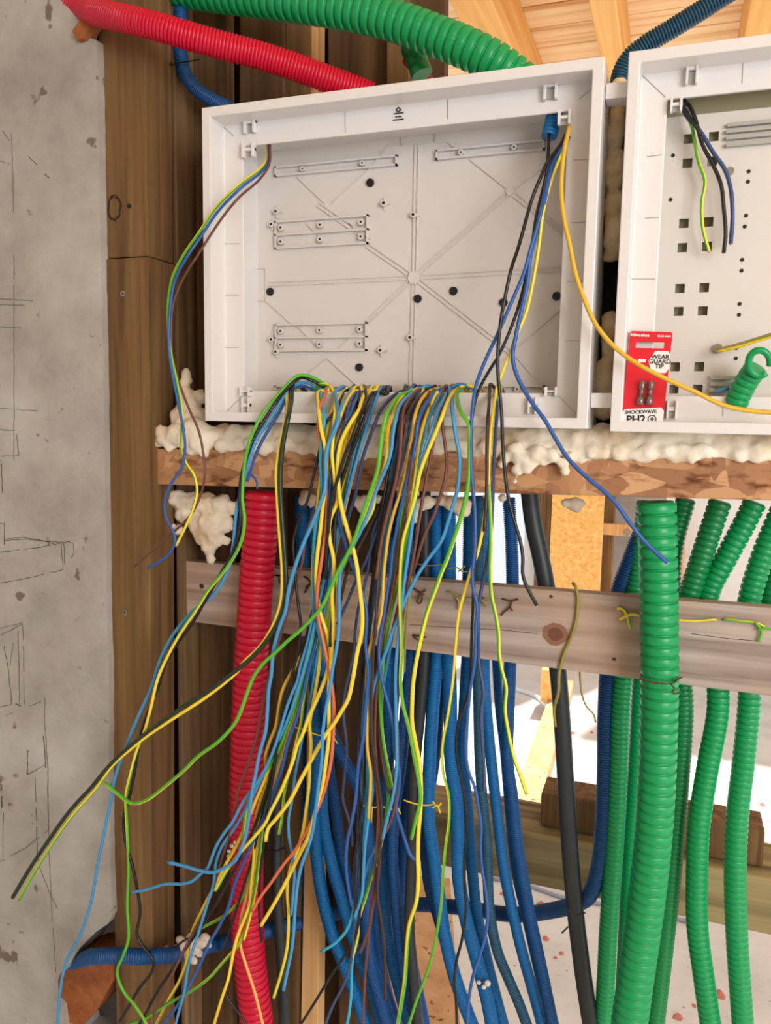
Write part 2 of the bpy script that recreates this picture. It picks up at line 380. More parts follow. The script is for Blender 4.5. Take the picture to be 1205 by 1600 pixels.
# wood fibre filling that shows in the broken corners
b = MB(); b.box((P(60, 1500, .03)[0], .03, P(120, 1640, .03)[2]), (P(178, 1500, .03)[0], .095, P(120, 1440, .03)[2])); 
o = slab('insulation_block', [pq(92, 1510, .03), pq(130, 1492, .03), pq(176, 1486, .03), pq(178, 1530, .03), pq(150, 1580, .03), pq(128, 1604, .03), pq(100, 1596, .03), pq(90, 1560, .03)], .03, .09, MT['brick'], None)
tag(o, 'orange wood fibre showing in the broken corner low on the concrete wall', 'insulation')
o = slab('brick_chip', [pq(134, 30, .015), pq(150, 36, .015), pq(136, 62, .015), pq(126, 66, .015), pq(118, 52, .015)], .012, .032, MT['brick'])
o.location.y = -.004
tag(o, 'small reddish chip at the wall edge under the red conduit', 'chip')

def post(name, xl, xr, y0, y1, z0, z1, m, label, cat, bevel=.002, lean=0.0, group=None):
    """upright timber; front face between two (px, py) lines given at top and bottom"""
    b = MB(); (a0, a1), (c0, c1) = xl, xr   # X at z0 and z1 for left and right
    b.hexa([(a0, y0, z0), (c0, y0, z0), (c1, y0, z1), (a1, y0, z1), (a0, y1, z0), (c0, y1, z0), (c1, y1, z1), (a1, y1, z1)])
    o = b.build(name, m, bevel=bevel); tag(o, label, cat, group); return o
def up(xt, yt, xb, yb, Y, zlo, zhi):
    """X at zlo and zhi of the line seen from (xt, yt) to (xb, yb)"""
    a = P(xt, yt, Y); q = P(xb, yb, Y)
    f = lambda z: a[0]+(q[0]-a[0])*(z-a[2])/(q[2]-a[2])
    return (f(zlo), f(zhi))
zs = P(200, 402, .03)[2]
p1 = post('timber_post', up(158, 402, 182, 1600, .03, .0, zs-.0007), up(232, 402, 238, 1600, .03, .0, zs-.0007), .03, .092, 0, zs-.0007, MT['post'], 'lower length of treated softwood post against the concrete wall, below the seam', 'post')
p2 = post('timber_post', up(152, 0, 160, 400, .033, zs+.0007, 2.60), up(226, 0, 231, 400, .033, zs+.0007, 2.60), .033, .095, zs+.0007, 2.60, MT['post'], 'upper length of treated softwood post with a big dark ringed knot', 'post')
# ring knot on the upper post, screws on the lower one
kb = MB(); kc = P(179, 325, .033)
for k in range(26):
    t = 2*math.pi*k/26; t2 = 2*math.pi*(k+1)/26; rr = random.uniform(.9, 1.1)
    kb.bar((kc[0]+.0105*math.cos(t)*rr, 0, kc[2]+.0165*math.sin(t)*rr), (kc[0]+.0105*math.cos(t2)*rr, 0, kc[2]+.0165*math.sin(t2)*rr), random.uniform(.0015, .0042), .0322, .0335)
kb.cyl(P(202, 322, .033), .0035, .0323, .0335)
kb.build('knot', mat('charred knot', (38, 26, 16), .8), p2)
for (x, y) in ((193, 459), (196, 957)):
    s = MB(); c = P(x, y, .03); s.cyl(c, .0042, .0285, .031, mi=0); s.cyl(c, .0018, .0280, .0284, n=6, mi=1)
    o = s.build('screw', [MT['screw'], MT['dark']]); tag(o, 'countersunk screw in the lower post, '+('near the seam' if y < 600 else 'level with the grey plank'), 'screw')
# timbers behind, in the dark cavity
def upright(name, xl_t, xr_t, xl_b, xr_b, Y, th, m, label, yt=100, yb=1500, z0=0.0, z1=2.60, group=None):
    return post(name, up(xl_t, yt, xl_b, yb, Y, z0, z1), up(xr_t, yt, xr_b, yb, Y, z0, z1), Y, Y+th, z0, z1, m, label, 'board' if 'board' in name else 'stud', group=group)
upright('timber_stud', 266, 273, 282, 290, .10, .05, MT['post2'], 'narrow reddish batten edge right beside the tall left post')
upright('sheathing_board', 286, 356, 297, 362, .155, .02, MT['board'], 'brown sheathing board left of the red conduit, next to the post')
upright('sheathing_board', 374, 444, 372, 440, .20, .02, MT['board'], 'brown sheathing board seen behind the red conduit at the top')
upright('timber_stud', 444, 478, 436, 470, .24, .03, MT['post'], 'tan stud in the middle of the cavity, its upper end in light')
upright('timber_stud', 476, 496, 470, 490, .26, .03, MT['stud'], 'bright narrow pine stud at the top between the red and green conduits')
upright('sheathing_board', 512, 606, 528, 604, .30, .02, MT['board'], 'wide brown board behind the wires, right of the bright narrow stud')
upright('timber_stud', 604, 638, 604, 636, .27, .04, MT['post'], 'square stud under the thick green conduit near the box top', z0=1.6)
upright('sheathing_board', 638, 696, 640, 690, .32, .02, MT['board'], 'brown board behind the end of the thick green conduit', z0=1.66)
upright('timber_stud', 476, 500, 470, 497, .23, .03, MT['stud'], 'pale pine stud low down between blue conduits and red conduit', yt=1300, yb=1590, z1=.98)
# a dark lining behind it all
b = MB(); xa = P(150, 600, .36)[0]; xb = P(612, 1200, .36)[0]; b.box((xa-.3, .36, 0), (xb, .375, 2.60)); struct(b.build('wall_back', MT['board']))
b = MB(); b.box((-1.9, .11, 0), (P(120, 600, .11)[0]-.14, .36, 2.6)); struct(b.build('wall_inner', MT['concrete']))
# dark panel behind the enclosures
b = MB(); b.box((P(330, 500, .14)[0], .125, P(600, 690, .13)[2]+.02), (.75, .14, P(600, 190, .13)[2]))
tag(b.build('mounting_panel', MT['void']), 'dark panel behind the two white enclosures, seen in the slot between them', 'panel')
# ceiling of lining boards on rafters
ZC = 2.66
cl = empty('ceiling'); struct(cl)
y = -2.7; k = 0
while y < 2.6:
    b = MB(); b.box((-2.4, y, ZC), (3.4, y+.132, ZC+.02)); o = b.build('ceiling_board', MT['pine'], cl, bevel=.003)
    y += .135; k += 1
def rafter(px0, px1, py, label):
    a = PZ(px0, py, ZC-.16)[0]; q = PZ(px1, py, ZC-.16)[0]
    b = MB(); b.box((a, .39, ZC-.16), (q, 2.62, ZC-.001)); tag(b.build('rafter', MT['studY'], bevel=.003), label, 'rafter')
rafter(926, 966, 30, 'pale pine rafter running up behind the gap between the two enclosures')
rafter(712, 776, 20, 'orange pine rafter beside the end of the thick green conduit')
rafter(1172, 1215, 10, 'pine rafter cut off by the right edge of the photo')
# far wall of the next room, with its doorway to daylight
YB = 4.2
x0 = P(690, 900, YB)[0]; x1 = P(838, 900, YB)[0]; x2 = P(1035, 900, YB)[0]
b = MB(); b.box((x1, YB, 0), (x2, YB+.1, 2.1)); b.box((-2.6, YB, 0), (x0, YB+.1, 2.1)); struct(b.build('wall_back', MT['wallgrey']))
b = MB(); b.box((x2, YB-.6, 0), (x2+1.4, YB-.5, 2.1)); struct(b.build('wall_right', MT['wallpale']))
def far(name, xa, xb, ya, yb, Y, th, m, label, cat='stud'):
    a = P(xa, ya, Y); q = P(xb, yb, Y); b = MB(); b.box((a[0], Y, max(q[2], 0)), (q[0], Y+th, min(a[2], 2.1))); o = b.build(name, m, bevel=.004); tag(o, label, cat); return o
far('door_frame', 830, 846, 560, 1300, YB-.05, .15, MT['wallpale'], 'pale upright door frame right of the bright opening', 'door frame')
far('timber_stud', 872, 917, 560, 1300, YB-.40, .10, MT['studY'], 'broad orange pine stud beyond the grey plank, right of the black pipe')
far('timber_stud', 917, 934, 560, 1300, YB-.25, .12, MT['post'], 'darker narrow stud touching the broad orange stud')
far('timber_stud', 848, 872, 560, 1300, YB-.20, .12, MT['post'], 'brown stud half hidden behind the black pipe')
far('wall_batten', 927, 1012, 817, 840, YB-.28, .05, MT['stud'], 'short horizontal pine batten with a bolt, left of the big green conduit', 'batten')
far('wall_batten', 1050, 1064, 790, 960, YB-.65, .05, MT['stud'], 'upright pine batten just right of the big green conduit', 'batten')
s = MB(); c = P(981, 832, YB-.28); s.cyl(c, .02, YB-.30, YB-.28); tag(s.build('bolt', MT['screw']), 'bolt head on the short horizontal batten', 'bolt')
# sole plate running toward the camera
a = PZ(800, 1240, .04); q = PZ(884, 1050, .04)
def floorbar(name, pa, pb, wid, h, m, label, cat):
    pa = np.array(pa); pb = np.array(pb); d = pb-pa; d[2] = 0; n = np.array([d[1], -d[0], 0]); n = n/np.linalg.norm(n)*wid
    b = MB(); z0 = .001
    c = [pa, pb, pb+n, pa+n]
    b.add([(p[0], p[1], z0) for p in c]+[(p[0], p[1], z0+h) for p in c], [(3, 2, 1, 0), (4, 5, 6, 7), (0, 1, 5, 4), (1, 2, 6, 5), (2, 3, 7, 6), (3, 0, 4, 7)])
    o = b.build(name, m, bevel=.004); tag(o, label, cat); return o
floorbar('sole_plate', PZ(785, 1290, .08), PZ(868, 1060, .08), .10, .08, MT['tan_wood_shade'], 'pine sole plate on the floor running away under the grey plank', 'plate')
far('timber_block', 846, 868, 1046, 1100, 3.0, .2, MT['studY'], 'orange wood block standing at the far end of the sole plate', 'block')
# cross rail low down behind the conduits
YR = .34
def rail_pts(Y):
    return P(650, 1262, Y), P(1300, 1402, Y), P(1300, 1478, Y), P(650, 1345, Y)
zt_ = P(930, 1322, YR)[2]; zb_ = P(930, 1404, YR)[2]; xl = P(610, 1300, YR)[0]
b = MB(); b.box((xl, YR, zb_), (.95, YR+.12, zt_)); tag(b.build('cross_rail', MT['beamX'], bevel=.004), 'thick treated cross rail behind the lower ends of the green conduits', 'rail')
b = MB(); a = P(846, 1232, YR+.04); q = P(1003, 1290, YR+.04)
b.box((P(844, 1280, YR+.03)[0], YR+.03, zt_+.0005), (P(1195, 1280, YR+.05)[0], YR+.10, zt_+.062)); tag(b.build('timber_block', MT['post'], bevel=.004), 'offcut of brown timber lying on top of the cross rail', 'block')
# chips and rubble on the floor
CHIPS = ['brick chip on the floor just right of the sole plate', 'brick chip on the floor left of the thick black pipe, level with the sole plate', 'larger chip on the floor left of the brown offcut', 'chip between two blue conduits just below the cross rail', 'pinkish chip on the floor right of the blue conduits below the cross rail', 'largest reddish chip at the bottom right between two green conduits', 'chip at the right edge just above the cross rail', 'chip under the level blue conduit, left of the black pipe', 'small chip nearest the black pipe low on the floor', 'one of two tiny chips left of the black pipe near the bottom', 'tiny chip right of the black pipe near the sole plate', 'pale chip at the bottom between the green conduits, left one', 'dark chip on the tan floor shade sheet', 'small chip just left of the largest reddish one']
spots = [(895, 1146, 5), (837, 1190, 5), (838, 1245, 9), (785, 1397, 5), (846, 1415, 10), (1125, 1555, 12), (1192, 1258, 6), (853, 1467, 7), (878, 1490, 5), (868, 1497, 4), (925, 1145, 4), (1060, 1590, 10), (672, 1523, 6), (1085, 1572, 5)]
for i, (x, y, r) in enumerate(spots):
    c = PZ(x, y, 0); s = pxm(c, r); b = MB(); k = 7
    ring = [(c[0]+s*random.uniform(.6, 1)*math.cos(t), c[1]+s*1.2*random.uniform(.6, 1)*math.sin(t)) for t in [2*math.pi*j/k for j in range(k)]]
    b.add([(x_, y_, .0005) for x_, y_ in ring]+[(c[0], c[1], .0005+s*.8)], [(j, (j+1) % k, k) for j in range(k)]+[tuple(range(k-1, -1, -1))])
    o = b.build('brick_chip', MT['debris']); tag(o, CHIPS[i], 'chip', 'brick chips on the floor')
# cable on the far floor
pts = [PZ(x, y, .006) for x, y in ((770, 1372), (830, 1385), (880, 1402), (990, 1420), (1090, 1443))]
o, c_, t_ = tube('floor_cable', pts, .006, mat('grey cable', (150, 156, 170), .5), 8, .02); tag(o, 'grey cable lying on the bright floor behind the cross rail', 'cable')
pts = [PZ(x, y, .01) for x, y in ((800, 1075), (836, 1087), (862, 1112))]
o, c_, t_ = tube('floor_cable', pts, .012, mat('white cable', (226, 230, 238), .5), 8, .02); tag(o, 'white cable crossing the end of the sole plate', 'cable')
# thin tan sheet added for the warm shade on the floor
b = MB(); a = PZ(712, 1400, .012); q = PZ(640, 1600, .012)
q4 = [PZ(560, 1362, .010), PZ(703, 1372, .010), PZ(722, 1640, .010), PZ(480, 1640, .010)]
b.add([(p[0], p[1], .0005) for p in q4]+[(p[0], p[1], .010) for p in q4], [(3, 2, 1, 0), (4, 5, 6, 7), (0, 1, 5, 4), (1, 2, 6, 5), (2, 3, 7, 6), (3, 0, 4, 7)]); tag(b.build('floor_shade_sheet', MT['tan_wood_shade'], bevel=.001), 'speckled tan sheet added for the warm shade on the floor under the blue conduits', 'sheet')

# ------------------------------------------------------------ ledge and plank
YL = .05
LA, LB_, LC, LD = P(237, 701, YL), P(1205, 713, YL), P(240, 757, YL), P(1205, 782, YL)
sT = (LB_[2]-LA[2])/(LB_[0]-LA[0]); sB = (LD[2]-LC[2])/(LD[0]-LC[0])
def LEDGE_BOT_AT(x): return LC[2]+sB*(x-LC[0])
b = MB(); x1_ = .75; v = [(LA[0], LC[2]), (x1_, LC[2]+sB*(x1_-LC[0])), (x1_, LA[2]+sT*(x1_-LA[0])), (LA[0], LA[2])]
b.hexa([(x, YL, z) for x, z in v]+[(x, .30, z) for x, z in v]); tag(b.build('osb_ledge', MT['osb'], bevel=.002), 'strand board ledge running across under the white enclosures', 'ledge')
YP = .115
def line_z(xa, ya, xb, yb, Y):
    A = P(xa, ya, Y); B_ = P(xb, yb, Y); return A, B_
A, B_ = line_z(285, 876, 1205, 950, YP); D, E_ = line_z(285, 970, 1205, 1088, YP)
sl = (B_[2]-A[2])/(B_[0]-A[0]); sl2 = (E_[2]-D[2])/(E_[0]-D[0])
xr = .7
b = MB(); z = [A[2], D[2]]
b.hexa([(D[0], YP, D[2]), (xr, YP, D[2]+sl2*(xr-D[0])), (xr, YP, A[2]+sl*(xr-A[0])), (A[0], YP, A[2]),
        (D[0], YP+.022, D[2]), (xr, YP+.022, D[2]+sl2*(xr-D[0])), (xr, YP+.022, A[2]+sl*(xr-A[0])), (A[0], YP+.022, A[2])])
plank = b.build('weathered_plank', MT['plank'], bevel=.0015); tag(plank, 'weathered grey plank crossing in front of the blue conduits', 'plank')
# knot and stains
kb = MB()
def disc(mb, px, py, rx, rz, Y, mi=0, n=20, seed=0):
    c = P(px, py, Y); R = random.Random(seed)
    vs = [(c[0]+rx*math.cos(2*math.pi*k/n)*R.uniform(.9, 1.1), Y, c[2]+rz*math.sin(2*math.pi*k/n)*R.uniform(.9, 1.1)) for k in range(n)]
    mb.add(vs+[(v[0], Y+.0012, v[2]) for v in vs], [tuple(range(n))[::-1]]+[(k, (k+1) % n, n+(k+1) % n, n+k) for k in range(n)], mi)
disc(kb, 868, 991, .017, .015, YP-.0005, 0); disc(kb, 868, 991, .010, .009, YP-.0008, 1)
kb.build('knot', [mat('knot wood', (142, 98, 76), .8), mat('knot heart', (112, 70, 54), .8)], plank)
cr = MB(); nh = MB()
for seg in [[(640, 976), (700, 980), (780, 984), (840, 990)], [(1080, 990), (1140, 998), (1190, 1002)]]:
    cr = MB()
    for a, q in zip(seg[:-1], seg[1:]): cr.bar(P(*a, YP), P(*q, YP), .0007, YP-.0004, YP+.0004)
    cr.build('crack', MT['rust'], plank)
for (x, y) in ((315, 916),): nh = MB(); disc(nh, x, y, .004, .004, YP-.0004); nh.build('nail_head', MT['rust'], plank)
for (x, y) in ((861, 932), (960, 1030)): nh = MB(); disc(nh, x, y, .0025, .0022, YP-.0004); nh.build('nail_head', MT['rust'], plank)

# ------------------------------------------------------------ enclosures
def frame_mesh(name, x0, x1, z0, z1, prof, m, parent, closeback=True):
    """rectangular sweep of an (inset, depth) profile"""
    vs = []; fs = []
    for ins, dep in prof:
        vs += [(x0+ins, dep, z0+ins), (x1-ins, dep, z0+ins), (x1-ins, dep, z1-ins), (x0+ins, dep, z1-ins)]
    for k in range(len(prof)-1):
        for j in range(4): fs.append((4*k+j, 4*k+(j+1) % 4, 4*k+4+(j+1) % 4, 4*k+4+j))
    bm = bmesh.new(); V = [bm.verts.new(v) for v in vs]
    for f in fs: bm.faces.new([V[i] for i in f])
    bmesh.ops.recalc_face_normals(bm, faces=bm.faces)
    me = bpy.data.meshes.new(name); bm.to_mesh(me); bm.free(); me.materials.append(m)
    o = bpy.data.objects.new(name, me); C.objects.link(o); o.parent = parent
    bv = o.modifiers.new('bevel', 'BEVEL'); bv.width = .0012; bv.segments = 2; bv.limit_method = 'ANGLE'
    return o
PROF = [(.0, .112), (0, 0), (.0125, 0), (.0125, .034), (.0415, .034), (.0415, .038), (.030, .038), (.030, .095)]
def corner_avg(TL, TR, BL, BR):
    a, b_, c, d = P(*TL, 0), P(*TR, 0), P(*BL, 0), P(*BR, 0)
    return (a[0]+c[0])/2, (b_[0]+d[0])/2, (c[2]+d[2])/2, (a[2]+b_[2])/2
bx0, bx1, bz0, bz1 = corner_avg((312, 168), (945, 88), (323, 659), (918, 669))
box1 = thing('distribution_box', 'large empty white plastic enclosure with wires spilling over its lower rim', 'electrical box')
frame_mesh('frame', bx0, bx1, bz0, bz1, PROF, MT['white'], box1)
YBK = .095
bp = MB(); bp.box((bx0+.030, YBK, bz0+.030), (bx1-.030, YBK+.012, bz1-.030)); back = bp.build('back_plate', MT['white2'], box1)
# ribs on the back plate
rb = MB()
def rib(p, q, dbl=True, w=.0012, h=.0022):
    a = P(*p, YBK); c = P(*q, YBK); d = c-a; n = np.array([-d[2], 0, d[0]]); n = n/np.linalg.norm(n)*.0026
    if dbl: rb.bar(a+n, c+n, w, YBK-h, YBK+.001); rb.bar(a-n, c-n, w, YBK-h, YBK+.001)
    else: rb.bar(a, c, w, YBK-h, YBK+.001)
hub = (648, 434)
rib(hub, (652, 228)); rib(hub, (643, 612)); rib(hub, (420, 444)); rib(hub, (880, 420)); rib(hub, (575, 384)); rib((578, 376), (498, 320)); rib(hub, (574, 505)); rib(hub, (796, 302)); rib(hub, (800, 552))
rib((796, 298), (735, 250), False); rib((800, 300), (880, 240), False); rib((805, 305), (882, 368)); rib((800, 552), (725, 612), False); rib((803, 553), (850, 606), False); rib((800, 550), (880, 480), False)
rib((508, 318), (465, 277), False); rib((520, 318), (575, 268), False); rib((575, 268), (608, 228), False); rib((608, 228), (700, 222), False); rib((700, 222), (715, 235), False)
rib((512, 560), (565, 608), False); rib((510, 560), (470, 592), False); rib((395, 420), (416, 420), False); rib((416, 420), (416, 470), False); rib((416, 470), (455, 505), False); rib((395, 470), (416, 470), False)
rib((465, 510), (500, 545), False); rib((565, 510), (530, 545), False); rib((480, 350), (500, 370), False); rib((545, 348), (568, 372), False)
rib((628, 228), (628, 196), False, .001); rib((680, 222), (680, 190), False, .001)
for y in (330, 385, 440, 500, 545): rib((393, y), (399, y), False, .001)
c = P(*hub, YBK); rb.cyl(c, .009, YBK-.003, YBK, 8)
for q in ((797, 300), (800, 552)): rb.cyl(P(*q, YBK), .005, YBK-.003, YBK, 10)
rb.build('rib', MT['white2'], box1)
def mountrail(x0, y0, x1, y1, dh, name='mounting_rail'):
    """raised rectangular frame between two pixel lines, with a middle bar and screw bosses"""
    a = P(x0, y0, YBK); q = P(x1, y1, YBK); w_ = q[0]-a[0]; zc = (a[2]+q[2])/2; h = pxm(a, dh)/2; xa, xb = a[0], q[0]
    m_ = MB(); t = .0022; y_ = YBK-.006
    m_.box((xa, y_, zc+h-t), (xb, YBK-.0005, zc+h)); m_.box((xa, y_, zc-h), (xb, YBK-.0005, zc-h+t)); m_.box((xa, y_, zc-h), (xa+t, YBK-.0005, zc+h)); m_.box((xb-t, y_, zc-h), (xb, YBK-.0005, zc+h))
    if dh > 25:
        m_.box((xa, y_, zc-t/2), (xb, YBK-.0005, zc+t/2))
        for fx in (.07, .5, .93):
            for s_ in (.5, -.5):
                cx = xa+(xb-xa)*fx; m_.cyl((cx, 0, zc+s_*h), .0042, y_-.001, YBK-.0005, 12); m_.cyl((cx, 0, zc+s_*h), .0016, y_-.0013, y_-.0009, 8, 1)
    else:
        for fx in (.24, .73):
            cx = xa+(xb-xa)*fx; m_.cyl((cx, 0, zc), .0036, y_-.001, YBK-.0005, 12); m_.cyl((cx, 0, zc), .0013, y_-.0013, y_-.0009, 8, 1)
    m_.build(name, [MT['white2'], MT['dark']], box1)
mountrail(432, 364, 577, 364, 42); mountrail(432, 529, 575, 526, 42); mountrail(432, 261, 622, 261, 15); mountrail(683, 236, 852, 236, 15); mountrail(432, 609, 613, 609, 12); mountrail(700, 609, 852, 607, 12)
for (x, y) in ((434, 332), (427, 352), (602, 319), (648, 337), (427, 531), (434, 550), (597, 548), (643, 528)):
    m_ = MB(); c = P(x, y, YBK); m_.cyl(c, .004, YBK-.007, YBK-.0005, 12)
    m_.bar(c+np.array([-.008, 0, 0]), c+np.array([.008, 0, 0]), .0025, YBK-.003, YBK-.0005); m_.bar(c+np.array([0, 0, -.008]), c+np.array([0, 0, .008]), .0025, YBK-.003, YBK-.0005)
    m_.cyl(c, .002, YBK-.0074, YBK-.0069, 8, 1); m_.build('screw_boss', [MT['white2'], MT['dark']], box1)
for (x, y) in ((579, 286), (423, 456), (653, 467), (709, 455), (787, 473), (870, 463), (562, 574)):
    m_ = MB(); m_.cyl(P(x, y, YBK), .0052, YBK-.003, YBK-.0003, 16, r2=.0056); m_.build('hole_plug', MT['dark'], box1, smooth=False)
# seams and brackets of the rim
sm = MB()
def seam(p, q, Y=.034, w=.0008): sm.bar(P(*p, Y), P(*q, Y), w, Y-.0006, Y+.0005)
seam((539, 162), (540, 207)); seam((700, 141), (700, 186)); seam((346, 381), (374, 381)); seam((343, 461), (373, 461)); seam((343, 543), (373, 543)); seam((896, 250), (924, 249)); seam((893, 348), (920, 347)); seam((886, 440), (912, 439)); seam((883, 532), (908, 532)); seam((905, 155), (930, 134)); seam((873, 618), (902, 648)); seam((352, 645), (380, 618)); seam((335, 186), (366, 213))
sm.build('rim_seam', MT['rail'], box1)
def hook(x, y, w_, h, parent, Y=.034):
    """small catch: two prongs joined by a bridge, with a dark slot"""
    c = P(x, y, Y); ww = pxm(c, w_)/2; hh = pxm(c, h)/2; m_ = MB(); t = ww*.42
    m_.box((c[0]-ww, Y-.008, c[2]-hh), (c[0]-ww+t, Y-.0003, c[2]+hh)); m_.box((c[0]+ww-t, Y-.008, c[2]-hh), (c[0]+ww, Y-.0003, c[2]+hh))
    m_.box((c[0]-ww, Y-.006, c[2]-hh*.15), (c[0]+ww, Y-.0003, c[2]+hh*.3)); m_.box((c[0]-ww+t, Y-.002, c[2]-hh*.9), (c[0]+ww-t, Y-.0004, c[2]-hh*.2), 1)
    return m_.build('catch', [MT['white'], MT['rail']], parent, bevel=.0006)
for a in ((393, 192, 20, 34), (391, 236, 22, 22), (862, 134, 22, 46), (883, 186, 20, 22), (862, 612, 20, 14), (833, 634, 14, 26), (386, 612, 18, 14), (387, 634, 14, 26)): hook(*a, box1)
# printed mark on the top rim
mk = MB(); Y = .034
for seg in (((619, 172), (623, 168)), ((623, 168), (627, 172)), ((627, 172), (622, 175)), ((619, 172), (622, 175)), ((616, 178), (631, 176)), ((618, 183), (621, 182.6)), ((622, 182.6), (628, 182)), ((614, 188), (631, 186.3))):
    mk.bar(P(*seg[0], Y), P(*seg[1], Y), .0014, Y-.0007, Y-.0002)
mk.build('printed_mark', MT['cardk'], box1)

bx2_0, bx2_1, z20, z21 = corner_avg((984, 81), (1205, 51), (952, 673), (1205, 681))
bx2_1 = .46
box2 = thing('distribution_box', 'second white enclosure with a punched steel plate, cut off by the right edge', 'electrical box')
frame_mesh('frame', bx2_0, bx2_1, z20, z21, PROF, MT['white'], box2)
bp = MB(); bp.box((bx2_0+.030, .072, z20+.030), (bx2_1-.030, YBK+.012, z21-.030)); bp.build('back_plate', MT['olive'], box2)
# punched steel plate
YS = .062
cols = sorted([P(1077, 215, YS)[0]*.5+P(1053, 608, YS)[0]*.5, P(1115, 215, YS)[0]*.5+P(1091, 608, YS)[0]*.5])
rows = [P(1085, y, YS)[2] for y in (216, 254, 348, 386, 450, 486, 573, 608)]
hs = .0052
xs = [bx2_0+.034]; 
for c in cols: xs += [c-hs, c+hs]
xs.append(bx2_1-.034)
zr = sorted(rows); zs_ = [z20+.03]
for r in zr: zs_ += [r-hs, r+hs]
ptop = P(1100, 178, YS)[2]; zs_.append(ptop)
pl = MB()
for i in range(len(xs)-1):
    for j in range(len(zs_)-1):
        if i % 2 == 1 and j % 2 == 1: continue
        pl.add([(xs[i], YS, zs_[j]), (xs[i+1], YS, zs_[j]), (xs[i+1], YS, zs_[j+1]), (xs[i], YS, zs_[j+1])], [(0, 1, 2, 3)])
for c in cols:      # depth of each hole
    for r in zr:
        q = [(c-hs, r-hs), (c+hs, r-hs), (c+hs, r+hs), (c-hs, r+hs)]
        pl.add([(x, YS, z) for x, z in q]+[(x, YS+.002, z) for x, z in q], [(k, (k+1) % 4, 4+(k+1) % 4, 4+k) for k in range(4)])
pl.build('punched_plate', MT['steel'], box2)
dd = MB()
for (x, y) in ((1048, 312), (1052, 243), (1170, 268), (1169, 284), (1166, 337), (1164, 354), (1160, 406), (1159, 423), (1156, 475), (1155, 492), (1151, 544), (1150, 560)): dd.cyl(P(x, y, YS), .0022, YS-.0006, YS+.0003, 10)
dd.build('pin_hole', MT['dark'], box2)
for (xa, ya, xb, yb) in ((1137, 195, 1215, 190), (1135, 205, 1215, 200), (1135, 215, 1215, 210), (1135, 226, 1215, 221), (1110, 590, 1150, 590), (1110, 600, 1150, 600), (1108, 610, 1150, 610)):
    a = P(xa, ya, YS-.006); q = P(xb, ya, YS-.006); rl = MB(); rl.box((a[0], YS-.006, a[2]-.002), (q[0], YS-.0005, a[2]+.002)); rl.build('slotted_rail', MT['rail'], box2)
for (x, y, r) in ((1141, 268, .0042), (1121, 545, .0055)):
    sc = MB(); sc.cyl(P(x, y, YS), r, YS-.004, YS-.0003, 12); sc.build('screw', MT['screw'], box2)
sm = MB(); seam((1011, 245), (1034, 242)); seam((1008, 341), (1030, 340)); seam((982, 436), (1024, 436)); seam((1162, 84), (1160, 130)); seam((1130, 626), (1130, 650)); seam((998, 112), (1040, 152)); sm.build('rim_seam', MT['rail'], box2)
for a in ((1082, 108, 18, 50), (1057, 166, 18, 22), (1050, 640, 16, 28)): hook(*a, box2)
# bridges between the enclosures
for (y, lab) in ((147, 'upper'), (626, 'lower')):
    z = P(955, y, .03)[2]; b = MB(); b.box((bx1+.0006, .02, z-.0085), (bx2_0-.0006, .045, z+.0085)); tag(b.build('joining_bridge', MT['white'], bevel=.001), 'white plastic bridge joining the two enclosures, the '+lab+' one', 'bridge')

# blister card leaning in the corner
YC = .006
def card_pt(u, v):   # u 0..1 left-right, v 0..1 bottom-top on the leaning card
    TL, TR, BR, BL = P(985, 517, .028), P(1052, 519, .030), P(1038, 662, .008), P(968, 664, .006)
    t = TL*(1-u)+TR*u; q = BL*(1-u)+BR*u; return q*(1-v)+t*v
NRM = np.cross(card_pt(1, 0)-card_pt(0, 0), card_pt(0, 1)-card_pt(0, 0)); NRM /= np.linalg.norm(NRM)
if NRM[1] > 0: NRM = -NRM
card = thing('blister_card', 'red blister card of screwdriver bits leaning in the right enclosure', 'blister pack')
def cpoly(name, uv, off, m, parent, th=.0004):
    pts = [card_pt(u, v)+NRM*off for u, v in uv]; q = [p-NRM*th for p in pts]; n = len(pts)
    return put(name, pts+q, [tuple(range(n)), tuple(range(2*n-1, n-1, -1))]+[(k, (k+1) % n, n+(k+1) % n, n+k) for k in range(n)], m, parent)
# red sheet with its hang hole (a frame of quads round the slot)
hx0, hx1, hz0, hz1 = .17, .82, .82, .885
pieces = [[(.03, .0), (.97, .0), (.985, .82), (.015, .82)], [(.015, .82), (hx0, .82), (hx0, .885), (.012, .885)], [(hx1, .82), (.985, .82), (.988, .885), (hx1, .885)], [(.012, .885), (.988, .885), (.99, .975), (.96, 1.0), (.04, 1.0), (.01, .975)]]
vs = []; fs = []
for pc in pieces:
    b0 = len(vs); vs += [card_pt(u, v) for u, v in pc]; vs += [card_pt(u, v)-NRM*.0006 for u, v in pc]; n = len(pc)
    fs += [tuple(b0+k for k in range(n)), tuple(b0+k for k in range(2*n-1, n-1, -1))]+[(b0+k, b0+(k+1) % n, b0+n+(k+1) % n, b0+n+k) for k in range(n)]
put('card_sheet', vs, fs, MT['card'], card)
cpoly('hexagon_label', [(.50, .68), (.60, .55), (.92, .55), (.985, .60), (.985, .75), (.93, .79), (.64, .79)], .0006, MT['cardw'], card)
cpoly('white_band', [(.035, .0), (.965, .0), (.97, .135), (.90, .175), (.08, .165), (.03, .13)], .0006, MT['cardw'], card)
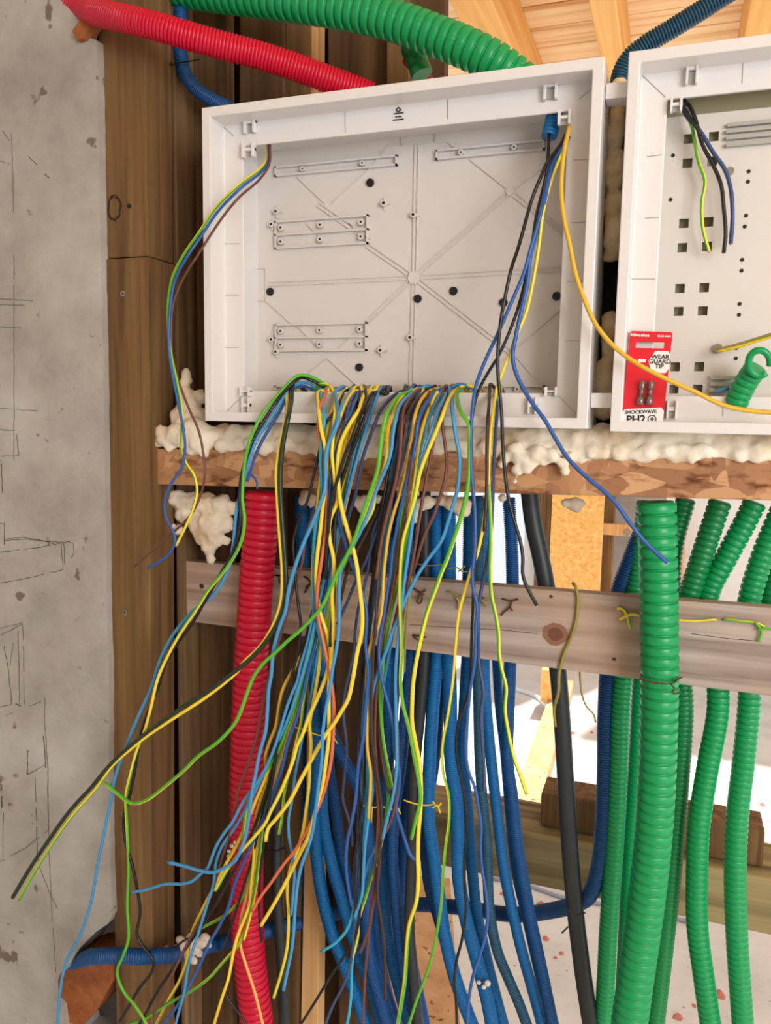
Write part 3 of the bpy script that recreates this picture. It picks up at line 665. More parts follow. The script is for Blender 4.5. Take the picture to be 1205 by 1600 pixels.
for k, (u, v) in enumerate(((.42, .2), (.62, .2))):
    bt = MB(); base = card_pt(u, v)+NRM*.004
    ax = (card_pt(u, v+.27)-card_pt(u, v)); L_ = np.linalg.norm(ax); ax /= L_
    pts = [(0, .0048), (.30, .0048), (.31, .0030), (.62, .0030), (.63, .0042), (.88, .0042), (1.0, .0018)]
    cen = np.array([base+ax*L_*a for a, r in pts]); v_, f_, T_ = sweep_geo(cen, np.array([r*.8 for a, r in pts]), 8)
    fast('screwdriver_bit', v_, f_, [list(range(8))[::-1], [(len(pts)-1)*8+j for j in range(8)]], [MT['bit']], None, card)
def text_on_card(s, u, v, size, m, name='lettering'):
    cu = bpy.data.curves.new(name, 'FONT'); cu.body = s; cu.size = size; cu.align_x = 'CENTER'; cu.align_y = 'CENTER'; cu.extrude = .0001; cu.offset = size*.025
    o = bpy.data.objects.new(name, cu); C.objects.link(o)
    ux = card_pt(1, v)-card_pt(0, v); ux /= np.linalg.norm(ux); uy = np.cross(NRM, ux); p = card_pt(u, v)+NRM*.0009
    dg = bpy.context.evaluated_depsgraph_get(); me = bpy.data.meshes.new_from_object(o.evaluated_get(dg)); bpy.data.objects.remove(o)
    me.materials.clear(); me.materials.append(m)
    M4 = Matrix(((ux[0], uy[0], NRM[0], p[0]), (ux[1], uy[1], NRM[1], p[1]), (ux[2], uy[2], NRM[2], p[2]), (0, 0, 0, 1)))
    me.transform(M4); q = bpy.data.objects.new(name, me); C.objects.link(q); q.parent = card
text_on_card('WEAR', .765, .725, .0068, MT['cardk']); text_on_card('GUARD', .765, .672, .0068, MT['cardk']); text_on_card('TIP', .765, .62, .0068, MT['cardk'])
text_on_card('SHOCKWAVE', .45, .13, .0056, MT['cardk']); text_on_card('PH2', .36, .052, .0120, MT['cardk'])
text_on_card('Milwaukee', .24, .955, .0048, MT['cardw']); text_on_card('48-32-4662', .80, .95, .0032, MT['cardw'])
cpoly('tick_mark', [(.10, .665), (.20, .665), (.20, .70), (.10, .70)], .0006, MT['cardw'], card); cpoly('tick_mark', [(.26, .665), (.44, .665), (.44, .70), (.26, .70)], .0006, MT['cardw'], card)
# screw-head symbol beside PH2
cc = card_pt(.72, .052)+NRM*.0010; rg = MB()
ux = card_pt(1, .05)-card_pt(0, .05); ux /= np.linalg.norm(ux); uy = np.cross(NRM, ux)
ring = [cc+(ux*math.cos(t)+uy*math.sin(t))*.0048 for t in [2*math.pi*k/20 for k in range(20)]]; ring2 = [cc+(ux*math.cos(t)+uy*math.sin(t))*.0038 for t in [2*math.pi*k/20 for k in range(20)]]
rg.add(ring+ring2, [(k, (k+1) % 20, 20+(k+1) % 20, 20+k) for k in range(20)])
for d1, d2 in ((ux, uy), (uy, ux)):
    rg.add([cc-d1*.0026-d2*.0007, cc+d1*.0026-d2*.0007, cc+d1*.0026+d2*.0007, cc-d1*.0026+d2*.0007], [(0, 1, 2, 3)])
rg.build('screw_symbol', MT['cardk'], card)

# ------------------------------------------------------------ foam
def foam(name, blobs, label, m, vox=.0035, seed=1, disp=.006, cat='foam'):
    """blobs (px, py, depth, radius px): merged into one lumpy bead"""
    R = random.Random(seed); bm = bmesh.new()
    for (x, y, Y, r) in blobs:
        c = P(x, y, Y); s = pxm(c, r)
        bmesh.ops.create_icosphere(bm, subdivisions=2, radius=s, matrix=Matrix.Translation(c)@Matrix.Diagonal((1, .8, R.uniform(.75, 1.1), 1)))
    me = bpy.data.meshes.new(name); bm.to_mesh(me); bm.free(); me.materials.append(m)
    o = bpy.data.objects.new(name, me); C.objects.link(o)
    rm = o.modifiers.new('remesh', 'REMESH'); rm.mode = 'VOXEL'; rm.voxel_size = vox; rm.use_smooth_shade = True
    tx = bpy.data.textures.new(name, 'CLOUDS'); tx.noise_scale = .014; tx.noise_depth = 3
    dm = o.modifiers.new('lumps', 'DISPLACE'); dm.texture = tx; dm.strength = disp; dm.mid_level = .5; dm.texture_coords = 'GLOBAL'
    tag(o, label, cat, 'foam squeezed out around the ledge and enclosures' if cat == 'foam' else 'plaster splashes on the conduits'); return o
R = random.Random(11)
def along(path, r, Y, dens=7, jx=5, jy=5):
    out = []
    for (x, y, rr), (x2, y2, rr2) in zip(path[:-1], path[1:]):
        k = max(1, int(math.hypot(x2-x, y2-y)/dens))
        for j in range(k):
            t = j/k; out.append((x+(x2-x)*t+R.uniform(-jx, jx), y+(y2-y)*t+R.uniform(-jy, jy), Y+R.uniform(-.006, .006), (rr+(rr2-rr)*t)*R.uniform(.75, 1.15)))
    return out
foam('foam_bead', along([(335, 682, 17), (420, 684, 24), (500, 686, 25), (560, 690, 26), (640, 690, 26), (700, 688, 25), (780, 690, 24), (880, 692, 26), (960, 694, 26), (1060, 696, 24), (1130, 698, 24), (1225, 700, 24)], 18, .068, 6)+along([(345, 676, 16), (600, 678, 18), (900, 680, 18), (1215, 684, 18)], 16, .072, 8, 3, 3)+along([(340, 692, 12), (500, 700, 14), (560, 704, 15), (640, 698, 13), (760, 700, 14), (900, 708, 14), (1215, 708, 14)], 12, .052, 7),
     'long cream foam bead squeezed out along the top of the ledge under both enclosures', MT['foam'])
foam('foam_bead', along([(291, 582, 10), (289, 605, 14), (296, 635, 20), (290, 665, 24)], 12, .07, 8, 3, 3)+along([(240, 672, 9), (262, 684, 17), (300, 684, 24), (334, 682, 20)], 12, .052, 8)+[(240, 662, .05, 6), (248, 694, .05, 8), (265, 702, .046, 8), (300, 704, .046, 10), (318, 708, .046, 9), (305, 650, .07, 20), (312, 620, .08, 12)],
     'orange-tinged foam lump piled at the lower left corner of the large enclosure', MT['foam'], seed=2, disp=.009)
foam('foam_bead', [(805, 700, .04, 14), (790, 715, .04, 10), (815, 715, .04, 16), (840, 710, .04, 16), (862, 712, .04, 13), (808, 735, .04, 11), (805, 752, .04, 7), (826, 728, .04, 12), (848, 722, .04, 10), (880, 722, .04, 11), (884, 735, .04, 8), (786, 725, .042, 8), (893, 712, .04, 8)],
     'foam drip hanging over the front of the ledge beside the black wire', MT['foam'], seed=3, disp=.008, vox=.003)
foam('foam_bead', [(x, y, Y_, r_*1.25) for x, y, Y_, r_ in [(278, 780, .09, 14), (300, 786, .09, 18), (322, 788, .09, 18), (345, 788, .09, 16), (362, 792, .09, 12), (310, 812, .09, 18), (332, 815, .09, 20), (352, 818, .09, 12), (318, 835, .09, 14), (335, 842, .09, 14), (326, 856, .09, 11), (330, 872, .09, 6), (332, 882, .09, 3), (267, 822, .09, 8), (278, 828, .09, 8), (290, 800, .09, 15), (354, 846, .09, 6)]],
     'ragged foam stalactite under the left end of the ledge above the plank', MT['foam'], seed=4, disp=.012)
foam('foam_bead', [(478, 775, .13, 12), (490, 782, .13, 10), (472, 782, .13, 8), (485, 790, .13, 5)], 'small foam tuft under the ledge between the first blue conduits', MT['foam'], seed=5)
foam('foam_bead', [(560, 784, .13, 10), (572, 784, .13, 12), (566, 796, .13, 8), (590, 780, .13, 8)], 'small pointed foam tuft under the ledge near the yellow wires', MT['foam'], seed=6)
foam('foam_bead', [(640, 784, .13, 12), (652, 790, .13, 14), (668, 784, .13, 12), (690, 782, .13, 12), (706, 786, .13, 14), (722, 790, .13, 16), (724, 800, .13, 12), (643, 803, .13, 11), (648, 812, .13, 8), (785, 778, .13, 8), (760, 776, .13, 5)], 'scalloped foam patch under the ledge above the black pipe', MT['foam'], seed=7)
foam('foam_bead', [(885, 786, .15, 9), (898, 788, .15, 11), (902, 796, .15, 7), (910, 786, .15, 7)], 'pale foam blob under the ledge in front of the broad orange stud', MT['foam'], seed=8)
foam('foam_bead', [(950, 783, .15, 4), (960, 784, .15, 6), (968, 788, .15, 5)], 'tiny foam blob under the ledge left of the big green conduit', MT['foam'], seed=9)
foam('foam_bead', along([(964, 135, 14), (964, 200, 14), (960, 260, 17), (958, 330, 16), (957, 390, 15), (960, 410, 10)], 15, .085, 8, 4, 3), 'tall yellowed foam column in the slot between the enclosures, upper stretch', MT['foam_old'], seed=10)
foam('foam_bead', along([(955, 500, 13), (950, 540, 15), (945, 600, 17), (942, 655, 16)], 15, .085, 8, 4, 3), 'yellowed foam column in the slot between the enclosures, lower stretch', MT['foam_old'], seed=12)
foam('plaster_splash', [(276, 1484, .055, 9), (290, 1480, .048, 11), (304, 1480, .046, 11), (314, 1474, .046, 9), (296, 1494, .046, 9), (303, 1502, .046, 7), (320, 1464, .048, 8), (262, 1482, .056, 7), (250, 1484, .056, 5), (284, 1470, .050, 9), (300, 1466, .048, 9), (312, 1490, .046, 7), (326, 1476, .048, 6)], 'crusty pale plaster splash on the low blue conduit', MT['plaster'], vox=.002, seed=13, disp=.006, cat='plaster')
foam('plaster_splash', [(358, 1330, .05, 4), (362, 1322, .05, 4), (367, 1316, .05, 3), (357, 1338, .05, 3)], 'tiny white plaster crumb stuck beside the red conduit', MT['plaster'], vox=.0015, seed=14, disp=.003, cat='plaster')
foam('plaster_splash', [(762, 1536, .17, 5), (748, 1535, .17, 4), (756, 1542, .17, 4)], 'tiny white plaster crumb stuck on the blue conduits near the bottom', MT['plaster'], vox=.0015, seed=15, disp=.003, cat='plaster')
# ------------------------------------------------------------ conduits
def path(pts, Y):
    """pts: (px, py) or (px, py, depth)"""
    return [P(p[0], p[1], p[2] if len(p) > 2 else Y) for p in pts]
def conduit(label, pts, wpx, pitch_px, m, Y, big=False, n=14, name='corrugated_conduit', cat='conduit', group=None, clip=False):
    p3 = path(pts, Y)
    r = pxm(p3[len(p3)//2], wpx)/2; pitch = pxm(p3[len(p3)//2], pitch_px)
    if clip: # stop just under the ledge
        if p3[0][2] > LEDGE_BOT_AT(p3[0][0])-.001: 
            p3[0] = p3[0].copy(); p3[0][2] = LEDGE_BOT_AT(p3[0][0])-.001
    return tag(corrugated(name, p3, r, pitch, m, big, n), label, cat, group)
def pipe(label, pts, wpx, m, Y, name='plastic_pipe', cat='pipe', clip=False, n=20):
    p3 = path(pts, Y); r = pxm(p3[len(p3)//2], wpx)/2
    if clip: p3[0] = p3[0].copy(); p3[0][2] = LEDGE_BOT_AT(p3[0][0])-.001
    o, c, t = tube(name, p3, r, m, n, .01); return tag(o, label, cat)
# in front of the plank
conduit('thick red corrugated conduit hanging from the ledge in front of the grey plank', [(411, 768), (408, 830), (401, 900), (396, 980), (391, 1060), (387, 1150), (385, 1250), (386, 1350), (386, 1430), (390, 1500), (398, 1570), (408, 1640)], 52, 11.3, MT['red'], .078, True, 22, clip=True)
conduit('very thick green corrugated conduit tied to the front of the grey plank', [(1026, 784), (1028, 850), (1030, 950), (1031, 1060), (1029, 1150), (1025, 1250), (1018, 1340), (1008, 1425), (996, 1510), (982, 1610), (975, 1660)], 57, 16.3, MT['green'], .072, True, 24, clip=True)
# behind the plank, blue ones from left to right
G = 'blue conduits behind the plank'
def B(label, pts, w=21, Y=.20, m='blue', pitch=3.3): return conduit(label, pts, w, pitch, MT[m], Y, False, 12, group=G, clip=True)
B('dark blue conduit nearest to the red one, ending behind the plank', [(456, 775), (456, 900), (462, 1000), (470, 1110), (473, 1220), (474, 1310), (470, 1420), (462, 1520)], 18, .25, 'blued')
B('blue conduit second to the right of the red one under the ledge', [(471, 775), (472, 850), (476, 930), (486, 1010), (495, 1100), (495, 1200), (492, 1290), (500, 1380), (519, 1460), (547, 1530), (575, 1610)], 20, .19)
B('blue conduit third to the right of the red one, sweeping down to the right', [(490, 775), (492, 870), (500, 980), (506, 1080), (504, 1180), (504, 1270), (517, 1345), (534, 1405), (556, 1480), (582, 1550), (600, 1620)], 19, .20)
B('dark blue conduit behind the tangle of yellow wires', [(508, 775), (511, 880), (514, 1000), (514, 1100), (515, 1200), (527, 1280), (535, 1345), (552, 1400), (572, 1470), (600, 1540), (625, 1620)], 18, .235, 'blued')
B('dark blue conduit slanting across the brown board below the plank', [(505, 1060), (513, 1130), (532, 1178), (556, 1224), (571, 1270), (576, 1340), (573, 1400), (574, 1460), (582, 1520), (596, 1570), (612, 1630)], 20, .17, 'blued')
B('blue conduit just left of the yellow wire that crosses the ledge', [(605, 775), (607, 870), (607, 980), (608, 1100), (608, 1180), (600, 1260), (598, 1330), (600, 1400), (606, 1460), (617, 1520), (638, 1600)], 18, .235)
B('deep blue conduit beside the black pipe, on its left', [(634, 790), (637, 870), (645, 960), (642, 1030), (634, 1110), (627, 1190), (616, 1270), (613, 1340), (619, 1410), (625, 1470), (636, 1540), (660, 1620)], 19, .20, 'blued')
B('deep blue conduit low down, swinging right under the black pipe', [(622, 775), (622, 900), (618, 1050), (606, 1200), (597, 1300), (592, 1380), (588, 1440), (594, 1500), (607, 1560), (625, 1630)], 18, .245, 'blued')
B('blue conduit just right of the black pipe, tied with yellow wire', [(682, 775), (682, 870), (684, 960), (683, 1020), (676, 1110), (671, 1200), (670, 1280), (678, 1340), (686, 1400), (697, 1470), (712, 1530), (745, 1620)], 21, .19)
B('blue conduit seen as a second stripe below the yellow tie', [(690, 775), (692, 900), (690, 1050), (682, 1180), (668, 1270), (664, 1330), (668, 1380), (682, 1430), (700, 1490), (722, 1550), (740, 1610)], 14, .215, 'blued')
B('blue conduit second to the right of the black pipe', [(702, 775), (702, 870), (702, 960), (702, 1030), (704, 1110), (705, 1190), (713, 1250), (716, 1320), (717, 1370), (727, 1430), (744, 1495), (761, 1560), (772, 1620)], 22, .19)
B('blue conduit third to the right of the black pipe, by a thin bright gap', [(733, 775), (732, 870), (730, 960), (729, 1040), (725, 1110), (723, 1190), (730, 1250), (735, 1310), (739, 1370), (746, 1430), (761, 1500), (776, 1560), (792, 1620)], 18, .21)
B('blue conduit behind the braided blue wires, bending far right at the bottom', [(750, 775), (749, 870), (747, 960), (747, 1040), (748, 1110), (750, 1190), (755, 1260), (760, 1310), (762, 1360), (765, 1420), (777, 1485), (795, 1530), (812, 1570), (830, 1620)], 17, .165, 'bluegreen')
B('blue conduit left of the wide bright gap', [(760, 775), (759, 870), (757, 960), (757, 1060), (762, 1130), (769, 1200), (778, 1280), (788, 1360), (800, 1420), (814, 1480), (832, 1545), (852, 1620)], 18, .19)
B('blue conduit right of the wide bright gap, second from the right edge of the row', [(785, 960), (776, 1000), (777, 1050), (781, 1110), (788, 1170), (794, 1240), (800, 1310), (808, 1370), (824, 1440), (842, 1520), (862, 1600)], 15, .215)
B('rightmost blue conduit of the row, standing alone above the plank', [(795, 778), (799, 840), (801, 910), (799, 980), (797, 1050), (794, 1120), (793, 1190), (801, 1250), (807, 1310), (817, 1370), (828, 1430), (843, 1500), (866, 1610)], 20, .18, 'blued')
B('deep blue conduit at the bottom edge right of the yellow wires', [(650, 775), (652, 900), (652, 1050), (642, 1200), (632, 1330), (630, 1410), (640, 1490), (652, 1550), (668, 1630)], 21, .245, 'blued')
pipe('smooth black pipe among the blue conduits under the ledge', [(664, 775), (664, 870), (665, 960), (664, 1020), (656, 1120), (648, 1200), (645, 1260), (644, 1330), (641, 1400), (640, 1450), (646, 1520), (655, 1620)], 17, MT['blackpipe'], .18, clip=True)
pipe('thick smooth black pipe crossing the bright area right of the blue conduits', [(826, 770), (834, 820), (845, 870), (856, 930), (866, 1000), (874, 1070), (880, 1150), (884, 1220), (889, 1300), (894, 1370), (901, 1440), (911, 1520), (926, 1620)], 27, MT['blackpipe'], .17, clip=True)
pipe('black pipe in the shade behind the red conduit', [(430, 1180), (432, 1280), (433, 1400), (440, 1500), (446, 1620)], 17, MT['blackpipe'], .135)
# blue conduit that runs level and turns up at the right
conduit('long blue conduit running level near the bottom and turning up beside the green ones', [(96, 1512, .045), (125, 1500, .034), (150, 1494, -.012), (185, 1493, -.012), (235, 1495, .0), (290, 1488, .06), (340, 1474, .12), (400, 1459, .125), (470, 1441, .245), (540, 1424, .27), (640, 1413, .27), (720, 1418, .27), (800, 1429, .265), (860, 1423, .23), (900, 1412, .195), (922, 1397, .18), (936, 1355, .178), (943, 1290, .178), (946, 1200, .178), (947, 1110, .178), (953, 1020, .178), (966, 930, .178), (984, 880, .178), (1003, 830, .178), (1018, 785, .178)], 23, 3.6, MT['blued'], .18, False, 14)
# greens behind the plank
def Gr(label, pts, w=32, Y=.19, m='green', pitch=10.2): return conduit(label, pts, w, pitch, MT[m], Y, True, 18, clip=True, group='green conduits behind the plank')
Gr('green conduit left of the thickest green one, next to the blue upright', [(1010, 783), (1002, 870), (992, 930), (980, 1000), (971, 1090), (967, 1190), (963, 1280), (956, 1380), (951, 1450), (947, 1530), (942, 1620)], 29, .175, pitch=8.0)
Gr('green conduit mostly hidden behind the left flank of the thickest green one', [(1050, 790, .25), (1025, 900, .24), (1008, 1000), (1001, 1090), (996, 1190), (988, 1300), (983, 1400), (978, 1500), (972, 1620)], 28, .22, pitch=8.0)
Gr('dark green conduit peeping out right of the thickest green one', [(1072, 780, .2), (1052, 860), (1050, 950), (1062, 1030), (1069, 1100), (1064, 1200), (1056, 1300), (1047, 1400), (1036, 1500), (1022, 1620)], 29, .205, 'greend', 8.0)
Gr('green conduit leaning left behind the thickest green one, above the plank', [(1126, 783), (1110, 830), (1092, 885), (1074, 940), (1060, 985)], 34, .17, 'greend')
Gr('green conduit slanting down to the wavy lower part, second from the right', [(1180, 784), (1160, 825), (1136, 870), (1106, 932), (1108, 990), (1120, 1050), (1122, 1110), (1106, 1200), (1093, 1285), (1089, 1380), (1090, 1450), (1099, 1520), (1113, 1620)], 34, .18)
Gr('green conduit at the right edge, straight below the plank', [(1232, 775), (1212, 820), (1188, 880), (1169, 950), (1168, 1020), (1171, 1090), (1162, 1190), (1152, 1280), (1149, 1380), (1152, 1470), (1158, 1560), (1163, 1630)], 34, .18)
Gr('green conduit sliver at the extreme right edge above the plank', [(1250, 800), (1226, 850), (1205, 920), (1196, 985), (1210, 1060)], 34, .205, 'greend')
# overhead
conduit('very thick green conduit arching over the top of the large enclosure', [(-40, -110, .13), (40, -78, .12), (120, -50, .10), (200, -34, .10), (300, -16, .10), (400, -4, .10), (480, 6, .10), (550, 17, .105), (620, 34, .11), (680, 56, .115), (735, 78, .12), (780, 102, .13), (830, 140, .15)], 58, 14.2, MT['green'], .1, True, 24)
conduit('red conduit running from the wall corner down to the top of the large enclosure', [(110, 8, .035), (130, 14, .03), (150, 20, .0), (200, 30, -.02), (250, 43, -.015), (300, 58, .0), (350, 72, .02), (400, 85, .04), (450, 101, .06), (500, 119, .08), (545, 136, .10), (580, 150, .115)], 41, 5.6, MT['red'], .06, True, 20)
conduit('blue conduit bending behind the upper left corner of the large enclosure', [(284, -40), (283, 0), (281, 50), (282, 85), (289, 115), (305, 138), (330, 156), (360, 170)], 22, 4.0, MT['blued'], .105, False, 14)
conduit('dark petrol blue conduit slanting up to the right over the enclosures', [(1190, -42), (1130, -6), (1090, 20), (1050, 45), (1012, 68), (985, 90), (972, 112), (966, 136)], 30, 4.6, MT['bluegreen'], .16, False, 18)
pipe('short piece of smooth red tube behind the end of the thick green conduit', [(636, 92), (655, 112), (672, 130)], 18, MT['red'], .20)
conduit('short green tube end tucked under the thick green conduit', [(640, 70), (652, 95), (660, 118)], 34, 30, MT['greend'], .17, True, 18)
# stub that ends inside the large enclosure
conduit('short blue conduit stub poking into the upper right corner of the large enclosure', [(871, 160, .055), (865, 185, .05), (858, 214, .045)], 25, 6.2, MT['blue'], .05, True, 16)
# green stub and ring in the right enclosure
conduit('short green conduit stub rising inside the right enclosure', [(1150, 632, .035), (1160, 608, .03), (1172, 588, .025), (1182, 574, .02)], 36, 9.5, MT['green'], .03, True, 20)
rp = [P(1187+17*math.cos(t), 567+20*math.sin(t), .004+.006*math.sin(t)) for t in np.linspace(.9, 2*math.pi+.2, 16)]
o, c_, t_ = tube('cut_ring', rp, pxm(rp[0], 11)/2, MT['green'], 12, .003); tag(o, 'open ring of smooth green tube with a pale inside on the green stub', 'ring')
pipe('pale blue thin rod end low in the right enclosure', [(1118, 612), (1140, 606)], 6, MT['lblue'], .04)

# ------------------------------------------------------------ wires
def wire(color, L, label, pts, w=4.7, src='box', stripe=None, ph=None, Y=None, end=True, wh=None, name='wire', Yend=None, group=None):
    """pts in pixels; L is how far forward the wire lies in the tangle"""
    Yh = -.010-.0042*L if Y is None else Y
    R2 = random.Random(hash(label) % 9973 if False else sum(map(ord, label)))
    k1, k2 = R2.uniform(0, 6.28), R2.uniform(.008, .016)
    p3 = []
    def dep(p):
        if len(p) > 2: return p[2]
        if src == 'box':
            y = p[1]
            if y <= 607: return .052
            if y < 650: return .052+(Yh-.052)*((y-607)/43)**.8
        return Yh+.0035*math.sin(k1+k2*p[1])*(1 if src == 'box' else .6)
    if src == 'box':
        x, y = pts[0][:2]
        hx = R2.uniform(8, 20); hy = R2.uniform(0, 6)
        p3 += [P(x+hx, 640, .086), P(x+hx*.8, 612, .078)]
        if y > 604: p3.append(P(x+hx*.4, 601+hy, .060))
    for i, p in enumerate(pts):
        p3.append(P(p[0], p[1], dep(p)))
    r = pxm(P(500, 800, Yh), w*(1.13 if src == 'box' else 1.0))/2
    st = MT[stripe] if isinstance(stripe, str) else None
    o, c, T = tube(name, p3, r, MT[color], 8, .006, None, st, R2.uniform(3, 8), R2.uniform(0, 6.28) if ph is None else ph)
    tag(o, label, 'wire', group or ('wires spilling over the lip of the large enclosure' if src == 'box' else 'loose wires of the enclosures'))
    if end and pts[-1][1] < 1596:
        e = c[-1]; t = T[-1]; cc = np.array([e-t*.001, e+t*.0012])
        v, f, _ = sweep_geo(np.array([cc[0], (cc[0]+cc[1])/2, cc[1]]), np.full(3, r*.55), 8)
        fast('copper_core', v, f, [list(range(8))[::-1], [16+k for k in range(8)]], [MT['copper']], None, o)
    return o
YG = dict(color='yellow', stripe='ygreen')
def yg(L, label, pts, **k): return wire('yellow', L, label, pts, stripe='ygreen', **k)
def gy(L, label, pts, **k): return wire('ygreen', L, label, pts, stripe='yellow', **k)
# the trio leaving the upper left corner
lt = [(418, 222, .05), (417, 248, .045), (406, 264, .03), (372, 290, -.012), (337, 325, -.015), (310, 365, -.018)]
yg(0, 'yellow and green wire from the upper left corner of the enclosure, looping past the foam', lt+[(288, 397), (270, 432), (263, 470), (263, 520), (268, 560), (277, 600), (284, 640), (284, 680), (283, 702), (291, 724), (303, 742), (308, 765), (304, 788), (293, 816), (275, 853)], src='n', Y=-.020)
wire('nblue', 0, 'blue wire from the upper left corner, its end bent left over the tall post', [(420, 223, .045), (420, 250, .04), (409, 268, .025), (376, 294, -.016), (341, 330, -.018), (315, 368, -.020)]+[(292, 402), (274, 436), (266, 480), (264, 545), (271, 592), (280, 638), (288, 678), (289, 708), (283, 733), (269, 753), (260, 772), (257, 795), (261, 812), (272, 834), (273, 850), (262, 868), (248, 878), (231, 887)], src='n', Y=-.026, stripe=None)
wire('brown', 0, 'brown wire from the upper left corner, its tip pointing left on the tall post', [(422, 225, .04), (421, 256, .035), (406, 280, .02), (372, 310, -.014), (346, 342, -.016), (326, 372, -.018), (308, 400, -.02), (288, 432), (272, 470), (267, 520), (270, 560), (280, 598), (296, 640), (310, 672), (318, 710), (320, 742), (314, 772), (303, 797), (288, 816), (258, 842), (210, 885)], src='n', Y=-.015, w=4.0)
# from the upper right corner
wire('amber', 0, 'long yellow wire sweeping from the large enclosure across the red card', [(890, 198, .02), (882, 235, .0), (877, 290, -.008), (881, 340, -.012), (890, 380, -.014), (900, 430, -.016), (914, 470, -.018), (930, 505, -.02), (959, 541, -.022), (997, 569, -.022), (1041, 592, -.02), (1086, 612, -.016), (1130, 633, -.012), (1174, 642, -.008), (1235, 646, -.005)], src='n', Y=-.02, w=6.2)
wire('black', 0, 'black wire from the upper right corner that ends in front of the grey plank', [(890, 199, .03), (876, 226, .02), (856, 252, .008), (846, 275, -.0), (832, 309, -.004), (819, 355, -.008), (809, 390, -.012), (799, 420), (791, 456), (783, 499), (778, 549), (778, 582), (781, 615), (784, 649), (786, 699), (791, 755), (797, 790), (803, 812), (813, 845), (817, 870), (817, 898), (824, 918), (839, 946)], src='n', Y=-.030, w=5.2)
wire('black', 0, 'black wire from the blue conduit stub, reaching the bottom edge over the blue conduits', [(858, 210, .04), (857, 235, .03), (853, 275, .015), (846, 305, .008), (838, 339), (831, 385), (822, 433), (809, 483), (793, 526), (779, 556), (763, 582), (749, 608), (741, 634), (737, 665), (737, 720), (740, 790), (743, 850), (741, 900), (739, 950), (737, 1000), (736, 1040), (732, 1080), (718, 1123), (713, 1155), (714, 1185), (722, 1225), (728, 1264), (729, 1299), (726, 1339), (726, 1379), (728, 1420), (722, 1468), (714, 1499), (710, 1529), (713, 1569), (714, 1615)], src='n', Y=-.020, w=4.6)
wire('nblue', 0, 'blue wire from the upper right corner that ends on the very thick green conduit', [(889, 214, .03), (866, 250, .015), (857, 282, .0), (850, 318, -.01), (838, 365, -.015), (829, 400), (824, 443), (814, 489), (806, 526), (801, 556), (806, 582), (819, 609), (832, 630), (852, 657), (868, 685), (889, 718), (922, 750), (941, 765), (962, 786), (983, 815), (1003, 841), (1027, 865), (1043, 879)], src='n', Y=-.024, w=6.0)
wire('nblue', 0, 'blue wire from the upper right corner dropping straight to the bottom edge over the conduits', [(888, 210, .035), (862, 250, .02), (853, 290, .005), (846, 330), (838, 360), (829, 390), (819, 426), (799, 473), (779, 519), (759, 562), (744, 602), (739, 635), (736, 682), (737, 740), (741, 780), (743, 833), (741, 870), (738, 895), (740, 922), (746, 947), (744, 971), (743, 1005), (741, 1040), (735, 1076), (731, 1119), (728, 1149), (728, 1179), (733, 1207), (742, 1230), (747, 1258), (752, 1291), (751, 1319), (753, 1355), (760, 1399), (762, 1425), (759, 1460), (749, 1495), (740, 1523), (733, 1559), (729, 1615)], src='n', Y=-.026, w=5.2)
yg(0, 'yellow green wire from the upper right corner, crossing the plank to the bottom edge', [(886, 222, .03), (868, 262, .012), (856, 300, .0), (848, 335), (842, 385), (833, 440), (822, 489), (809, 519), (798, 549), (786, 579), (776, 609), (770, 645), (765, 700), (763, 750), (759, 790), (754, 828), (746, 865), (736, 892), (726, 925), (717, 960), (713, 1000), (708, 1063), (700, 1119), (693, 1155), (691, 1180), (693, 1209), (701, 1242), (702, 1280), (697, 1319), (693, 1359), (690, 1410), (684, 1450), (676, 1490), (664, 1529), (652, 1560), (636, 1610)], src='n', Y=-.016, w=4.8)
# front wires right part
yg(2, 'yellow and green wire whose tip hangs low beside the rightmost blue conduit', [(777, 612), (773, 632), (768, 661), (764, 700), (763, 750), (766, 800), (767, 850), (766, 891), (768, 930), (774, 958), (779, 988), (780, 1021), (784, 1046), (791, 1074), (789, 1108), (794, 1142), (803, 1183), (813, 1211), (823, 1240)], w=5.0)
wire('slate', 1, 'slate blue wire right of the yellow pair at the box lip, braided lower down', [(774, 611), (777, 636), (775, 670), (773, 703), (771, 736), (770, 780), (767, 833), (763, 866), (757, 899), (751, 929), (747, 960), (748, 1000), (748, 1035), (753, 1062), (756, 1086), (752, 1109), (753, 1149), (756, 1190), (757, 1235)], w=4.8)
wire('dbrown', 3, 'dark brown wire standing up at the lip next to the yellow pair', [(766, 600), (765, 612), (764, 636), (762, 661), (761, 703), (761, 740), (760, 780), (757, 830)], w=4.6)
wire('lblue', 3, 'light blue wire from the middle of the lip, crossing left over the plank', [(703, 604), (706, 625), (708, 650), (713, 686), (718, 711), (718, 736), (715, 765), (710, 783), (701, 813), (690, 845), (671, 871), (656, 893), (645, 913), (633, 938), (624, 963), (614, 985), (603, 1018), (593, 1043), (583, 1079), (579, 1105), (581, 1150), (584, 1196), (582, 1240), (578, 1262), (573, 1299), (570, 1325), (568, 1363), (566, 1396), (560, 1416), (554, 1434)], w=5.0)
wire('yellow', 4, 'yellow wire that bows right at the lip, then runs left to the bottom edge', [(715, 611), (715, 628), (721, 646), (733, 664), (734, 690), (734, 715), (733, 745), (728, 778), (719, 813), (708, 846), (698, 875), (690, 894), (681, 919), (668, 955), (658, 996), (651, 1030), (646, 1063), (644, 1096), (644, 1129), (650, 1163), (656, 1195), (658, 1235), (657, 1265), (654, 1299), (653, 1339), (654, 1375), (651, 1408), (640, 1444), (636, 1479), (633, 1529), (627, 1569), (620, 1612)], w=6.0, stripe='ygreen', ph=2.0)
